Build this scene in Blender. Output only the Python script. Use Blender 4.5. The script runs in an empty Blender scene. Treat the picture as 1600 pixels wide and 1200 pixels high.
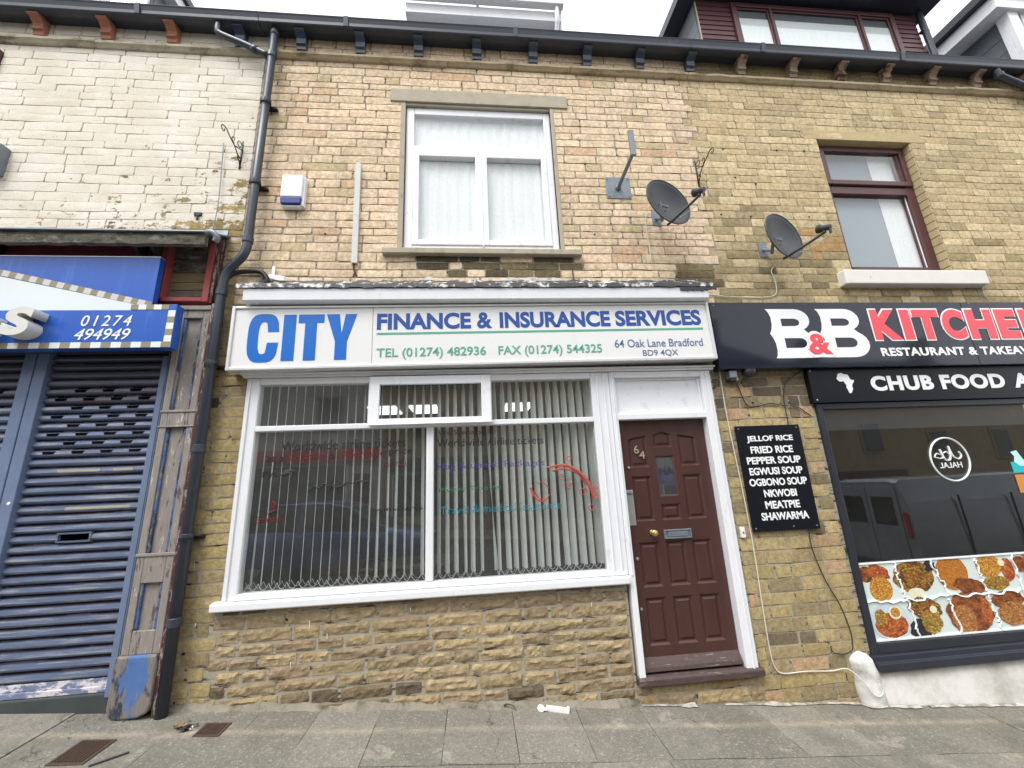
import bpy, math, random
import numpy as np
from mathutils import Vector, Matrix, noise
C = bpy.context.scene.collection
SC = bpy.context.scene
rad = math.radians

# ------------------------------------------------------------------ camera
CAM = (0.0, -3.70, 1.60)
yaw, pitch, roll = 9.78168727e-02, 2.43299867e-01, -4.40623763e-02
f = Vector((math.sin(yaw)*math.cos(pitch), math.cos(yaw)*math.cos(pitch), math.sin(pitch)))
rt = Vector((math.cos(yaw), -math.sin(yaw), 0)); up = rt.cross(f)
r2 = rt*math.cos(roll)+up*math.sin(roll); u2 = -rt*math.sin(roll)+up*math.cos(roll)
cd = bpy.data.cameras.new('camera'); cam = bpy.data.objects.new('camera', cd); C.objects.link(cam)
M = Matrix((r2, u2, -f)).transposed().to_4x4(); M.translation = Vector(CAM)
cam.matrix_world = M
cd.sensor_width = 36; cd.lens = 36*629.26/1600; cd.clip_end = 500; cd.clip_start = .05
SC.camera = cam

# ------------------------------------------------------------------ sky, sun, exposure
W = bpy.data.worlds.new('World'); SC.world = W; W.use_nodes = True
nt = W.node_tree; bg = nt.nodes['Background']
sky = nt.nodes.new('ShaderNodeTexSky'); sky.sky_type = 'NISHITA'; sky.sun_disc = False
SUN_EL, SUN_AZ = 58, 218          # azimuth from north(+Y) clockwise: behind the camera, to the left
sky.sun_elevation = rad(SUN_EL); sky.sun_rotation = rad(SUN_AZ); sky.air_density = 1.0; sky.dust_density = 6; sky.ozone_density = 1
hs = nt.nodes.new('ShaderNodeHueSaturation'); hs.inputs['Saturation'].default_value = .18   # thick even cloud has little colour
nt.links.new(sky.outputs[0], hs.inputs['Color'])
cl = nt.nodes.new('ShaderNodeMix'); cl.data_type = 'RGBA'; cl.inputs[0].default_value = .72; cl.inputs[7].default_value = (6.6, 6.8, 7.0, 1)   # even white cloud layer over the sky model
nt.links.new(hs.outputs[0], cl.inputs[6]); nt.links.new(cl.outputs[2], bg.inputs[0]); bg.inputs[1].default_value = .15
sl = bpy.data.lights.new('sun', 'SUN'); sl.energy = 1.5; sl.angle = rad(28); sl.color = (1, .98, .95)
so = bpy.data.objects.new('sun', sl); C.objects.link(so)
a, e = rad(SUN_AZ), rad(SUN_EL)
sd = Vector((math.sin(a)*math.cos(e), math.cos(a)*math.cos(e), math.sin(e)))
so.rotation_euler = (-sd).to_track_quat('-Z', 'Y').to_euler()
SC.view_settings.view_transform = 'Standard'; SC.view_settings.look = 'None'
SC.view_settings.gamma = 1; SC.view_settings.exposure = 0.88
SC.cycles.max_bounces = 7; SC.cycles.transparent_max_bounces = 12

# ------------------------------------------------------------------ materials
MATS = {}
def node(nt, t, **kw):
    n = nt.nodes.new(t)
    for k, v in kw.items(): setattr(n, k, v)
    return n
def mix(nt, fac, a, b, bt='MIX'):
    m = node(nt, 'ShaderNodeMix', data_type='RGBA', blend_type=bt)
    for s, v in ((m.inputs[0], fac), (m.inputs[6], a), (m.inputs[7], b)):
        if isinstance(v, (int, float)): s.default_value = v
        elif isinstance(v, tuple): s.default_value = (*v, 1) if len(v) == 3 else v
        else: nt.links.new(v, s)
    return m.outputs[2]
def noi(nt, scale, detail=4, rough=.6, vec=None, stretch=None):
    n = node(nt, 'ShaderNodeTexNoise'); n.inputs['Scale'].default_value = scale
    n.inputs['Detail'].default_value = detail; n.inputs['Roughness'].default_value = rough
    if vec is None:
        g = node(nt, 'ShaderNodeNewGeometry'); vec = g.outputs['Position']
    if stretch:
        mp = node(nt, 'ShaderNodeMapping'); mp.inputs['Scale'].default_value = stretch
        nt.links.new(vec, mp.inputs[0]); vec = mp.outputs[0]
    nt.links.new(vec, n.inputs['Vector']); return n.outputs['Fac']
def ramp(nt, v, lo, hi):
    m = node(nt, 'ShaderNodeMapRange'); m.inputs[1].default_value = lo; m.inputs[2].default_value = hi
    nt.links.new(v, m.inputs[0]); return m.outputs[0]
def base(name):
    m = bpy.data.materials.new(name); m.use_nodes = True; MATS[name] = m
    return m, m.node_tree, m.node_tree.nodes['Principled BSDF']
def bump(nt, b, h, s, d=.01):
    n = node(nt, 'ShaderNodeBump'); n.inputs['Strength'].default_value = s; n.inputs['Distance'].default_value = d
    nt.links.new(h, n.inputs['Height']); nt.links.new(n.outputs[0], b.inputs['Normal'])
def mat(name, col, rough=.6, metal=0, var=.12, scale=6, bmp=.1, dirt=None, dirt_lo=.55, dirt_hi=.75, dscale=4, stretch=None, bscale=60, spec=.5, coat=0):
    if name in MATS: return MATS[name]
    m, nt, b = base(name)
    n1 = noi(nt, scale, 5, .65, stretch=stretch)
    c = mix(nt, n1, tuple(x*(1-var) for x in col), tuple(min(1, x*(1+var)) for x in col))
    if dirt:
        n2 = ramp(nt, noi(nt, dscale, 8, .7, stretch=stretch), dirt_lo, dirt_hi)
        c = mix(nt, n2, c, dirt)
    nt.links.new(c, b.inputs['Base Color'])
    b.inputs['Roughness'].default_value = rough; b.inputs['Metallic'].default_value = metal
    b.inputs['Specular IOR Level'].default_value = spec
    if coat: b.inputs['Coat Weight'].default_value = coat; b.inputs['Coat Roughness'].default_value = .05
    if bmp: bump(nt, b, noi(nt, bscale, 4, .6), bmp, .004)
    return m
def stone_mat(name, white=0):
    m, nt, b = base(name)
    at = node(nt, 'ShaderNodeAttribute', attribute_name='stone_col')
    n1 = noi(nt, 22, 6, .7); n2 = noi(nt, 5, 5, .6)
    c = mix(nt, 1.0, at.outputs['Color'], mix(nt, ramp(nt, n1, .3, .7), (.70, .66, .58), (1.32, 1.32, 1.28)), 'MULTIPLY')
    c = mix(nt, ramp(nt, noi(nt, 1.7, 7, .68, stretch=(1.6, 1, .38)), .53, .74), c, mix(nt, .42, c, (.15, .125, .075)))   # old water and soot runs
    c = mix(nt, ramp(nt, noi(nt, 11, 7, .75, stretch=(.8, 1, 4.5)), .55, .70), c, mix(nt, .42, c, (.17, .13, .08)))      # bedding lines and weathered laminations
    c = mix(nt, ramp(nt, n2, .60, .78), c, mix(nt, .45, c, (.16, .12, .07)))
    c = mix(nt, ramp(nt, noi(nt, 60, 4, .75), .62, .68), c, mix(nt, .6, c, (.10, .075, .045)))
    if white:
        pk = ramp(nt, noi(nt, 3.3, 9, .72, stretch=(1, 1, 1.5)), .60, .625)
        g = node(nt, 'ShaderNodeNewGeometry'); sp = node(nt, 'ShaderNodeSeparateXYZ'); nt.links.new(g.outputs['Position'], sp.inputs[0])
        # the paint is worn off more towards the foot and the pipe end of this wall
        z = node(nt, 'ShaderNodeMapRange'); z.inputs[1].default_value = 5.5; z.inputs[2].default_value = 4.05; z.inputs[3].default_value = -.05; z.inputs[4].default_value = .10
        nt.links.new(sp.outputs['Z'], z.inputs[0])
        xx = node(nt, 'ShaderNodeMapRange'); xx.inputs[1].default_value = -4.2; xx.inputs[2].default_value = -2.3; xx.inputs[3].default_value = -.04; xx.inputs[4].default_value = .05
        nt.links.new(sp.outputs['X'], xx.inputs[0])
        ad = node(nt, 'ShaderNodeMath', operation='ADD'); nt.links.new(z.outputs[0], ad.inputs[0]); nt.links.new(xx.outputs[0], ad.inputs[1])
        a2 = node(nt, 'ShaderNodeMath', operation='ADD'); nt.links.new(noi(nt, 3.3, 9, .74, stretch=(1, 1, 1.5)), a2.inputs[0]); nt.links.new(ad.outputs[0], a2.inputs[1])
        pk = ramp(nt, a2.outputs[0], .625, .65)
        wh = mix(nt, ramp(nt, noi(nt, 2.2, 5, .6), .35, .7), (.86, .81, .71), (.74, .67, .54))
        wh = mix(nt, ramp(nt, noi(nt, 55, 4, .7), .6, .75), wh, (.42, .37, .28))
        c = mix(nt, pk, wh, c)
    nt.links.new(c, b.inputs['Base Color']); b.inputs['Roughness'].default_value = .92; b.inputs['Specular IOR Level'].default_value = .2
    bump(nt, b, noi(nt, 38, 9, .8), .75, .016)
    return m
def peel_mat(name, paints, wood=(.25, .21, .17), lo=.47, hi=.5, stretch=(3, 3, .8), scale=6):
    m, nt, b = base(name)
    w = mix(nt, noi(nt, 14, 6, .7, stretch=(4, 4, .5)), tuple(x*.55 for x in wood), tuple(x*1.35 for x in wood))
    c = w
    for i, p in enumerate(paints):
        k = ramp(nt, noi(nt, scale+2.3*i, 8, .72, stretch=stretch), lo+.04*i, hi+.04*i)
        c = mix(nt, k, c, p)
    nt.links.new(c, b.inputs['Base Color']); b.inputs['Roughness'].default_value = .75
    bump(nt, b, noi(nt, scale*2, 8, .75, stretch=stretch), .5, .01)
    return m
def glass_mat(name, tint=(.985, .992, .988), gain=1.6, dust_veil=0.0):
    m, nt, b = base(name); out = nt.nodes['Material Output']; nt.nodes.remove(b)
    tr = node(nt, 'ShaderNodeBsdfTransparent'); tr.inputs[0].default_value = (*tint, 1)
    gl = node(nt, 'ShaderNodeBsdfGlossy'); gl.inputs['Roughness'].default_value = .012
    fr = node(nt, 'ShaderNodeFresnel'); gb = node(nt, 'ShaderNodeNewGeometry'); im = node(nt, 'ShaderNodeMapRange'); im.inputs[3].default_value = 1.5; im.inputs[4].default_value = 1/1.5
    nt.links.new(gb.outputs['Backfacing'], im.inputs[0]); nt.links.new(im.outputs[0], fr.inputs[0])
    mu = node(nt, 'ShaderNodeMath', operation='MULTIPLY', use_clamp=True); mu.inputs[1].default_value = gain; nt.links.new(fr.outputs[0], mu.inputs[0])
    bp_ = node(nt, 'ShaderNodeBump'); bp_.inputs['Strength'].default_value = .05; bp_.inputs['Distance'].default_value = .01
    nt.links.new(noi(nt, 1.6, 1, .4), bp_.inputs['Height']); nt.links.new(bp_.outputs[0], gl.inputs['Normal'])
    ms = node(nt, 'ShaderNodeMixShader'); nt.links.new(mu.outputs[0], ms.inputs[0]); nt.links.new(tr.outputs[0], ms.inputs[1]); nt.links.new(gl.outputs[0], ms.inputs[2])
    last = ms.outputs[0]
    if dust_veil:  # thin dust, plus a pale veil mixed in to brighten the panes
        df = node(nt, 'ShaderNodeBsdfDiffuse'); df.inputs[0].default_value = (.6, .6, .58, 1)
        m2 = node(nt, 'ShaderNodeMixShader'); k = node(nt, 'ShaderNodeMath', operation='MULTIPLY'); k.inputs[1].default_value = dust_veil
        nt.links.new(noi(nt, 3, 6, .7), k.inputs[0]); nt.links.new(k.outputs[0], m2.inputs[0]); nt.links.new(last, m2.inputs[1]); nt.links.new(df.outputs[0], m2.inputs[2]); last = m2.outputs[0]
    nt.links.new(last, out.inputs[0])
    return m
def lace_mat(name):
    m, nt, b = base(name)
    wv = noi(nt, 9, 5, .6, stretch=(6, 6, .35)); v = node(nt, 'ShaderNodeTexVoronoi'); v.inputs['Scale'].default_value = 26
    g = node(nt, 'ShaderNodeNewGeometry'); nt.links.new(g.outputs['Position'], v.inputs['Vector'])
    c = mix(nt, ramp(nt, wv, .3, .7), (.80, .83, .84), (.90, .92, .92))
    c = mix(nt, ramp(nt, v.outputs['Distance'], .05, .5), (.78, .82, .83), c)
    nt.links.new(c, b.inputs['Base Color']); b.inputs['Roughness'].default_value = .9
    return m
def food_mat(name, cols, scale=60, seed=0):
    m, nt, b = base(name)
    v = node(nt, 'ShaderNodeTexVoronoi'); v.inputs['Scale'].default_value = scale
    g = node(nt, 'ShaderNodeNewGeometry'); mp = node(nt, 'ShaderNodeMapping'); mp.inputs['Location'].default_value = (seed*3.1, 0, seed*1.7)
    mp.inputs['Scale'].default_value = (1, 0, 1.8); mp.inputs['Rotation'].default_value = (0, .5*seed, 0)
    nt.links.new(g.outputs['Position'], mp.inputs[0]); nt.links.new(mp.outputs[0], v.inputs['Vector'])
    cr = node(nt, 'ShaderNodeValToRGB'); cr.color_ramp.interpolation = 'CONSTANT'
    sp = node(nt, 'ShaderNodeSeparateXYZ'); nt.links.new(v.outputs['Color'], sp.inputs[0]); nt.links.new(sp.outputs[0], cr.inputs[0])
    el = cr.color_ramp.elements
    for i, c in enumerate(cols):
        ee = el[i] if i < 2 else el.new(.5)
    for i, c in enumerate(cols): el[i].position = i/len(cols); el[i].color = (*c, 1)
    sh = mix(nt, ramp(nt, v.outputs['Distance'], .2, .7), cr.outputs[0], mix(nt, .6, cr.outputs[0], (.08, .03, .01)))
    sh = mix(nt, ramp(nt, noi(nt, 14, 4, .6), .4, .65), sh, mix(nt, .5, sh, (.45, .15, .03)))
    nt.links.new(sh, b.inputs['Base Color']); b.inputs['Roughness'].default_value = .3
    return m
def paving_mat(name):
    m, nt, b = base(name)
    at = node(nt, 'ShaderNodeAttribute', attribute_name='stone_col')
    c = mix(nt, 1.0, at.outputs['Color'], mix(nt, noi(nt, 3, 6, .7), (.58, .58, .58), (1.42, 1.41, 1.36)), 'MULTIPLY')
    g = node(nt, 'ShaderNodeNewGeometry'); sp = node(nt, 'ShaderNodeSeparateXYZ'); nt.links.new(g.outputs['Position'], sp.inputs[0])
    # a worn sandy line about a foot from the wall, as on the real flags
    wob = noi(nt, 2.5, 3, .5)
    y = node(nt, 'ShaderNodeMath', operation='ADD'); nt.links.new(sp.outputs['Y'], y.inputs[0]); y.inputs[1].default_value = .30
    y2 = node(nt, 'ShaderNodeMath', operation='ABSOLUTE'); nt.links.new(y.outputs[0], y2.inputs[0])
    ln = ramp(nt, y2.outputs[0], .05, .0)
    lm = node(nt, 'ShaderNodeMath', operation='MULTIPLY'); nt.links.new(ln, lm.inputs[0]); nt.links.new(ramp(nt, wob, .3, .6), lm.inputs[1])
    lk = node(nt, 'ShaderNodeMath', operation='MULTIPLY'); nt.links.new(lm.outputs[0], lk.inputs[0]); lk.inputs[1].default_value = .7
    c = mix(nt, lk.outputs[0], c, (.36, .31, .22))
    c = mix(nt, ramp(nt, noi(nt, 55, 4, .85), .53, .66), c, mix(nt, .7, c, (.42, .385, .32)))
    c = mix(nt, ramp(nt, noi(nt, 48, 4, .85, stretch=(1, 1.3, 1)), .55, .66), c, mix(nt, .75, c, (.06, .055, .045)))
    c = mix(nt, ramp(nt, noi(nt, 1.6, 8, .75), .50, .68), c, mix(nt, .55, c, (.085, .085, .06)))
    c = mix(nt, ramp(nt, noi(nt, 38, 5, .8), .60, .68), c, mix(nt, .5, c, (.09, .085, .07)))
    vg = node(nt, 'ShaderNodeTexVoronoi'); vg.inputs['Scale'].default_value = 5.5; nt.links.new(g.outputs['Position'], vg.inputs['Vector'])
    c = mix(nt, ramp(nt, vg.outputs['Distance'], .085, .07), c, mix(nt, .6, c, (.07, .07, .065)))     # old gum spots
    ve = node(nt, 'ShaderNodeTexVoronoi', feature='DISTANCE_TO_EDGE'); ve.inputs['Scale'].default_value = .75
    wn = node(nt, 'ShaderNodeTexNoise'); wn.inputs['Scale'].default_value = 3; wn.inputs['Detail'].default_value = 5; nt.links.new(g.outputs['Position'], wn.inputs['Vector'])
    wv = node(nt, 'ShaderNodeVectorMath', operation='SCALE'); wv.inputs[3].default_value = .45; nt.links.new(wn.outputs['Color'], wv.inputs[0])
    wa = node(nt, 'ShaderNodeVectorMath', operation='ADD'); nt.links.new(g.outputs['Position'], wa.inputs[0]); nt.links.new(wv.outputs[0], wa.inputs[1]); nt.links.new(wa.outputs[0], ve.inputs['Vector'])
    ck = node(nt, 'ShaderNodeMath', operation='MULTIPLY'); nt.links.new(ramp(nt, ve.outputs['Distance'], .0022, .0008), ck.inputs[0]); nt.links.new(ramp(nt, noi(nt, .9, 2, .5), .54, .6), ck.inputs[1])
    c = mix(nt, ck.outputs[0], c, (.07, .065, .055))     # a few hairline cracks
    c = mix(nt, ramp(nt, noi(nt, 4.5, 6, .7, stretch=(1, 1, 1)), .6, .66), c, mix(nt, .35, c, (.42, .38, .30)))
    nt.links.new(c, b.inputs['Base Color']); b.inputs['Roughness'].default_value = .85
    bump(nt, b, noi(nt, 120, 5, .8), .4, .006)
    return m

m_stone = stone_mat('weathered_sandstone'); m_white = stone_mat('painted_sandstone', 1)
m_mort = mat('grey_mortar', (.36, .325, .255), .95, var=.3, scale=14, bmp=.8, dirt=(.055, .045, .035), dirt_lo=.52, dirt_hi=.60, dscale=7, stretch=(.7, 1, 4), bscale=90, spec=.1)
m_mort_up_ = mat('dark_mortar', (.20, .165, .115), .95, var=.35, scale=12, bmp=.8, dirt=(.05, .042, .03), dscale=6, bscale=90, spec=.1)
m_mort_w = mat('painted_mortar', (.52, .48, .38), .95, var=.3, scale=10, bmp=.6, dirt=(.10, .075, .05), dirt_lo=.52, dirt_hi=.6, dscale=7, stretch=(.7, 1, 3), spec=.1)
m_upvc = mat('white_plastic', (.80, .81, .84), .32, var=.03, scale=3, bmp=0, dirt=(.52, .51, .49), dirt_lo=.56, dirt_hi=.8, dscale=7)
m_wpaint = mat('white_gloss_paint', (.75, .76, .79), .42, var=.06, scale=9, bmp=.3, dirt=(.55, .53, .49), dirt_lo=.60, dirt_hi=.78, dscale=8, stretch=(1.3, 1, .45))
m_signw = mat('white_acrylic', (.74, .74, .735), .25, var=.025, scale=2, bmp=0, dirt=(.66, .65, .62), dirt_lo=.6, dirt_hi=.9, dscale=3, stretch=(2, 1, .4))
m_alu = mat('aluminium_trim', (.66, .66, .66), .4, .5, var=.1, scale=10, bmp=0)
m_lead = mat('weathered_lead', (.05, .05, .055), .6, .1, var=.5, scale=9, bmp=.8, dirt=(.58, .58, .56), dirt_lo=.53, dirt_hi=.60, dscale=11, bscale=30)
m_black = mat('black_paint', (.022, .025, .036), .35, var=.3, scale=5, bmp=.1)
m_gut = mat('dark_gutter_paint', (.035, .043, .06), .3, var=.25, scale=5, bmp=.1, dirt=(.09, .10, .12), dirt_lo=.6, dirt_hi=.8)
m_pipe = mat('slate_grey_pipe', (.036, .046, .066), .38, var=.2, scale=5, bmp=.15, dirt=(.11, .11, .11), dirt_lo=.6, dirt_hi=.8, dscale=12)
m_navy = mat('navy_gloss_paint', (.045, .065, .10), .25, var=.2, scale=7, bmp=.05, dirt=(.16, .17, .19), dirt_lo=.66, dirt_hi=.8, dscale=16)
m_terra = mat('terracotta_paint', (.38, .16, .10), .75, var=.25, scale=14, bmp=.5, dirt=(.18, .14, .11), dirt_lo=.6, dirt_hi=.7, dscale=10)
m_oldcorb = mat('flaking_brown_stone', (.30, .22, .16), .85, var=.4, scale=14, bmp=.6, dirt=(.10, .045, .035), dirt_lo=.52, dirt_hi=.58, dscale=8)
m_string = mat('string_course_stone', (.46, .37, .24), .9, var=.3, scale=9, bmp=.8, dirt=(.12, .10, .06), dirt_lo=.5, dirt_hi=.68, dscale=3, stretch=(1, 1, 3))
m_string_w = mat('painted_string_stone', (.52, .46, .34), .9, var=.3, scale=9, bmp=.8, dirt=(.16, .15, .10), dirt_lo=.5, dirt_hi=.66, dscale=3, stretch=(1, 1, 3))
m_cement = mat('cement_render', (.40, .36, .275), .9, var=.18, scale=8, bmp=.35, dirt=(.20, .18, .12), dirt_lo=.55, dirt_hi=.75, dscale=5)
m_sand = mat('dressed_sandstone', (.47, .375, .205), .9, var=.25, scale=8, bmp=.4, dirt=(.25, .19, .1), dirt_lo=.55, dirt_hi=.75)
m_sillw = mat('thick_white_masonry_paint', (.72, .70, .66), .7, var=.08, scale=8, bmp=.4, dirt=(.35, .32, .27), dirt_lo=.66, dirt_hi=.72, dscale=9)
m_burg = mat('burgundy_wood', (.072, .022, .022), .4, var=.25, scale=8, bmp=.15, stretch=(8, 8, 1))
m_clad = mat('burgundy_cladding', (.10, .038, .045), .45, var=.2, scale=6, bmp=.1)
m_brownf = mat('brown_window_frame', (.085, .030, .033), .4, var=.2, scale=8, bmp=.05)
m_door = mat('maroon_door_paint', (.062, .025, .021), .36, var=.28, scale=4, bmp=.25, dirt=(.22, .13, .11), dirt_lo=.735, dirt_hi=.76, dscale=20, stretch=(1.5, 1, .6))
m_step = mat('worn_threshold_wood', (.075, .048, .044), .75, var=.4, scale=10, bmp=.6, dirt=(.25, .19, .17), dirt_lo=.57, dirt_hi=.66, dscale=12, stretch=(.6, 4, 4))
m_brass = mat('brass', (.62, .43, .16), .28, .9, var=.08, bmp=0)
m_steel = mat('brushed_steel', (.55, .56, .58), .35, .8, var=.1, bmp=0)
m_galv = mat('galvanised_steel', (.20, .23, .26), .5, .5, var=.25, scale=18, bmp=.1, dirt=(.16, .17, .19), dirt_lo=.55, dirt_hi=.7)
m_keyb = mat('old_nickel', (.22, .2, .18), .4, .7, var=.2, bmp=0)
m_dish = mat('grey_dish_paint', (.050, .055, .063), .45, .1, var=.12, scale=7, bmp=.03, dirt=(.08, .08, .085), dirt_lo=.6, dirt_hi=.8)
m_plasb = mat('black_plastic', (.03, .032, .036), .45, var=.2, bmp=0)
m_iron = mat('black_iron', (.012, .012, .013), .5, .2, var=.2, bmp=.1)
m_bluep = mat('deep_blue_print', (.0, .13, .52), .3, var=.06, bmp=0, scale=2)
m_bluef = mat('royal_blue_print', (.008, .065, .30), .3, var=.06, bmp=0, scale=2)
m_green = mat('teal_green_print', (.10, .36, .27), .35, var=.05, bmp=0)
m_addr = mat('slate_blue_print', (.10, .16, .28), .35, var=.05, bmp=0)
m_signb = mat('blue_sign_panel', (.018, .10, .46), .28, var=.10, scale=3, bmp=0, dirt=(.07, .19, .56), dirt_lo=.55, dirt_hi=.8, dscale=3, stretch=(4, 1, .5))
m_signwh = mat('white_sign_vinyl', (.72, .76, .75), .4, var=.03, bmp=0)
m_chq = mat('olive_check_print', (.27, .24, .15), .4, var=.25, scale=3, bmp=0)
m_chqg = mat('pale_check_print', (.60, .58, .55), .4, var=.06, bmp=0)
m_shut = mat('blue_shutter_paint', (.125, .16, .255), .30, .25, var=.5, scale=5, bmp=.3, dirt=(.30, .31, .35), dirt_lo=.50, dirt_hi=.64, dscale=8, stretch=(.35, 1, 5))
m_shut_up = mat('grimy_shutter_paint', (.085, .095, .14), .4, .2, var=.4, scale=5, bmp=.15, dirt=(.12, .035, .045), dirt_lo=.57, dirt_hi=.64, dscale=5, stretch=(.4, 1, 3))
m_hinge = mat('dark_maroon_groove', (.035, .018, .028), .6, var=.5, scale=6, bmp=.1, dirt=(.20, .17, .20), dirt_lo=.52, dirt_hi=.62, dscale=5, stretch=(.5, 1, 6))  # dark maroon colour of the strips set back between the slats
m_primer = mat('beige_primer', (.40, .37, .27), .6, var=.2, bmp=0)
m_guide = mat('pale_blue_guide_paint', (.15, .20, .32), .45, .1, var=.22, scale=6, bmp=.1)
m_crust = mat('scuffed_shutter_paint', (.16, .19, .30), .6, var=.4, scale=8, bmp=.4, dirt=(.62, .58, .60), dirt_lo=.48, dirt_hi=.54, dscale=9, stretch=(1, 1, 2))
m_darkst = mat('dirty_black_stone', (.045, .052, .055), .8, var=.4, scale=7, bmp=.4, dirt=(.30, .26, .17), dirt_lo=.72, dirt_hi=.74, dscale=6)
m_pil = peel_mat('peeling_grey_wood', [(.10, .075, .075), (.50, .47, .42), (.10, .02, .03)], (.27, .24, .215), .575, .60, stretch=(2.6, 2.6, .5), scale=9)
m_pilb = peel_mat('peeling_blue_paint', [(.025, .04, .09), (.055, .12, .30)], (.20, .175, .16), .47, .50, stretch=(1.6, 1.6, .9), scale=7)
m_pilr = peel_mat('peeling_maroon_paint', [(.075, .014, .018), (.05, .02, .02)], (.30, .26, .22), .46, .49, scale=10)
m_redw = peel_mat('peeling_red_paint', [(.30, .045, .05), (.33, .06, .06)], (.30, .24, .2), .36, .40)
m_blk, _nt, _b = base('worn_blue_block')      # one surviving blue patch in the middle, bare grey wood round the edges
_g = node(_nt, 'ShaderNodeNewGeometry'); _s = node(_nt, 'ShaderNodeSeparateXYZ'); _nt.links.new(_g.outputs['Position'], _s.inputs[0])
def _tri(o, c, h):
    a = node(_nt, 'ShaderNodeMath', operation='SUBTRACT'); _nt.links.new(o, a.inputs[0]); a.inputs[1].default_value = c
    b = node(_nt, 'ShaderNodeMath', operation='ABSOLUTE'); _nt.links.new(a.outputs[0], b.inputs[0])
    d = node(_nt, 'ShaderNodeMath', operation='DIVIDE'); _nt.links.new(b.outputs[0], d.inputs[0]); d.inputs[1].default_value = h; return d.outputs[0]
_a = node(_nt, 'ShaderNodeMath', operation='ADD'); _nt.links.new(_tri(_s.outputs['X'], -2.475, .115), _a.inputs[0]); _nt.links.new(_tri(_s.outputs['Z'], .37, .21), _a.inputs[1])
_c = node(_nt, 'ShaderNodeMath', operation='MULTIPLY_ADD'); _nt.links.new(noi(_nt, 9, 8, .75, stretch=(2, 2, .7)), _c.inputs[0]); _c.inputs[1].default_value = 3.2; _nt.links.new(_a.outputs[0], _c.inputs[2])
_w = mix(_nt, noi(_nt, 16, 6, .7, stretch=(3, 3, .4)), (.10, .085, .075), (.30, .265, .235))
_w = mix(_nt, ramp(_nt, noi(_nt, 8, 7, .7, stretch=(2, 2, .6)), .52, .6), _w, (.03, .035, .06))
_col = mix(_nt, ramp(_nt, _c.outputs[0], 2.68, 2.5), _w, mix(_nt, noi(_nt, 12, 5, .7), (.04, .11, .30), (.10, .19, .42)))
_nt.links.new(_col, _b.inputs['Base Color']); _b.inputs['Roughness'].default_value = .75; bump(_nt, _b, noi(_nt, 18, 7, .75, stretch=(2, 2, .7)), .5, .01)
m_rot = peel_mat('rotten_mossy_board', [(.045, .04, .028), (.27, .25, .22)], (.13, .12, .085), .50, .58, stretch=(1.0, 2, 2.6), scale=5)
m_plank = mat('old_pine_plank', (.20, .155, .075), .85, var=.4, scale=9, bmp=.4, dirt=(.05, .045, .035), dirt_lo=.55, dirt_hi=.7, dscale=6, stretch=(.5, 2, 4))
m_signbk = mat('glossy_black_acrylic', (.012, .016, .027), .06, var=.2, bmp=0, spec=.42)
m_boardbk = mat('matt_black_board', (.008, .009, .014), .3, var=.2, bmp=0, spec=.25)
m_ltw = mat('white_lettering', (.84, .85, .86), .35, var=.02, bmp=0)
m_ltr = mat('coral_red_lettering', (.83, .07, .095), .35, var=.03, bmp=0)
m_glass = glass_mat('window_glass', gain=2.1, dust_veil=.06); m_glass2 = glass_mat('shop_glass', gain=1.7, dust_veil=.02); m_glass3 = glass_mat('upper_window_glass', gain=1.1)
m_lace = lace_mat('net_curtain')
m_curt = mat('sky_tinted_curtain', (.30, .345, .39), .9, var=.03, scale=5, bmp=0, stretch=(8, 8, .3))  # curtain colour includes the grey-blue sky reflected in the panes
m_slat, _nt, _b = base('pale_blind_fabric'); _b.inputs['Base Color'].default_value = (.90, .93, .90, 1); _b.inputs['Roughness'].default_value = .8
_t = node(_nt, 'ShaderNodeBsdfTranslucent'); _t.inputs[0].default_value = (.90, .93, .90, 1); _m = node(_nt, 'ShaderNodeMixShader'); _m.inputs[0].default_value = .5
_nt.links.new(_b.outputs[0], _m.inputs[1]); _nt.links.new(_t.outputs[0], _m.inputs[2]); _nt.links.new(_m.outputs[0], _nt.nodes['Material Output'].inputs[0])
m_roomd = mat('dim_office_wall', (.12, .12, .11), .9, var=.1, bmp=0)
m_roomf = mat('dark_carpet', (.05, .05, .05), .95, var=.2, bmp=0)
m_desk = mat('office_desk_wood', (.16, .11, .06), .5, var=.2, bmp=0)
m_slate = mat('roof_slate', (.09, .095, .10), .7, var=.3, scale=8, bmp=.3)
m_cheek = mat('grey_dormer_slate', (.15, .165, .18), .5, var=.15, scale=5, bmp=.05)
m_rust = mat('rusty_iron_cover', (.075, .045, .032), .75, .2, var=.4, scale=20, bmp=.5)
m_plast = mat('white_plaster_lump', (.66, .66, .64), .85, var=.10, scale=6, bmp=.5, bscale=45, dirt=(.34, .32, .28), dirt_lo=.50, dirt_hi=.72, dscale=5)
m_wbase = mat('white_painted_plinth', (.70, .68, .65), .7, var=.08, scale=6, bmp=.35, dirt=(.40, .38, .34), dirt_lo=.42, dirt_hi=.68, dscale=2.2, bscale=60)
m_wcable = mat('white_cable', (.62, .60, .54), .5, var=.15, bmp=0); m_bcable = mat('black_cable', (.02, .02, .02), .5, var=.1, bmp=0)
m_pave = paving_mat('concrete_flags')
m_tar = mat('asphalt', (.05, .05, .052), .9, var=.3, scale=20, bmp=.6, bscale=150)
m_kerb = mat('kerb_stone', (.22, .21, .19), .9, var=.2, scale=9, bmp=.4)
m_weed = mat('weed_leaf', (.12, .20, .05), .7, var=.3, bmp=0)
m_leaf = mat('dead_leaf', (.22, .12, .05), .8, var=.4, bmp=0)
m_paper = mat('white_litter', (.75, .74, .72), .6, var=.08, bmp=0)
m_lamp = mat('lit_panel', (.9, .9, .9), .5, var=0, bmp=0)
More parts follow.
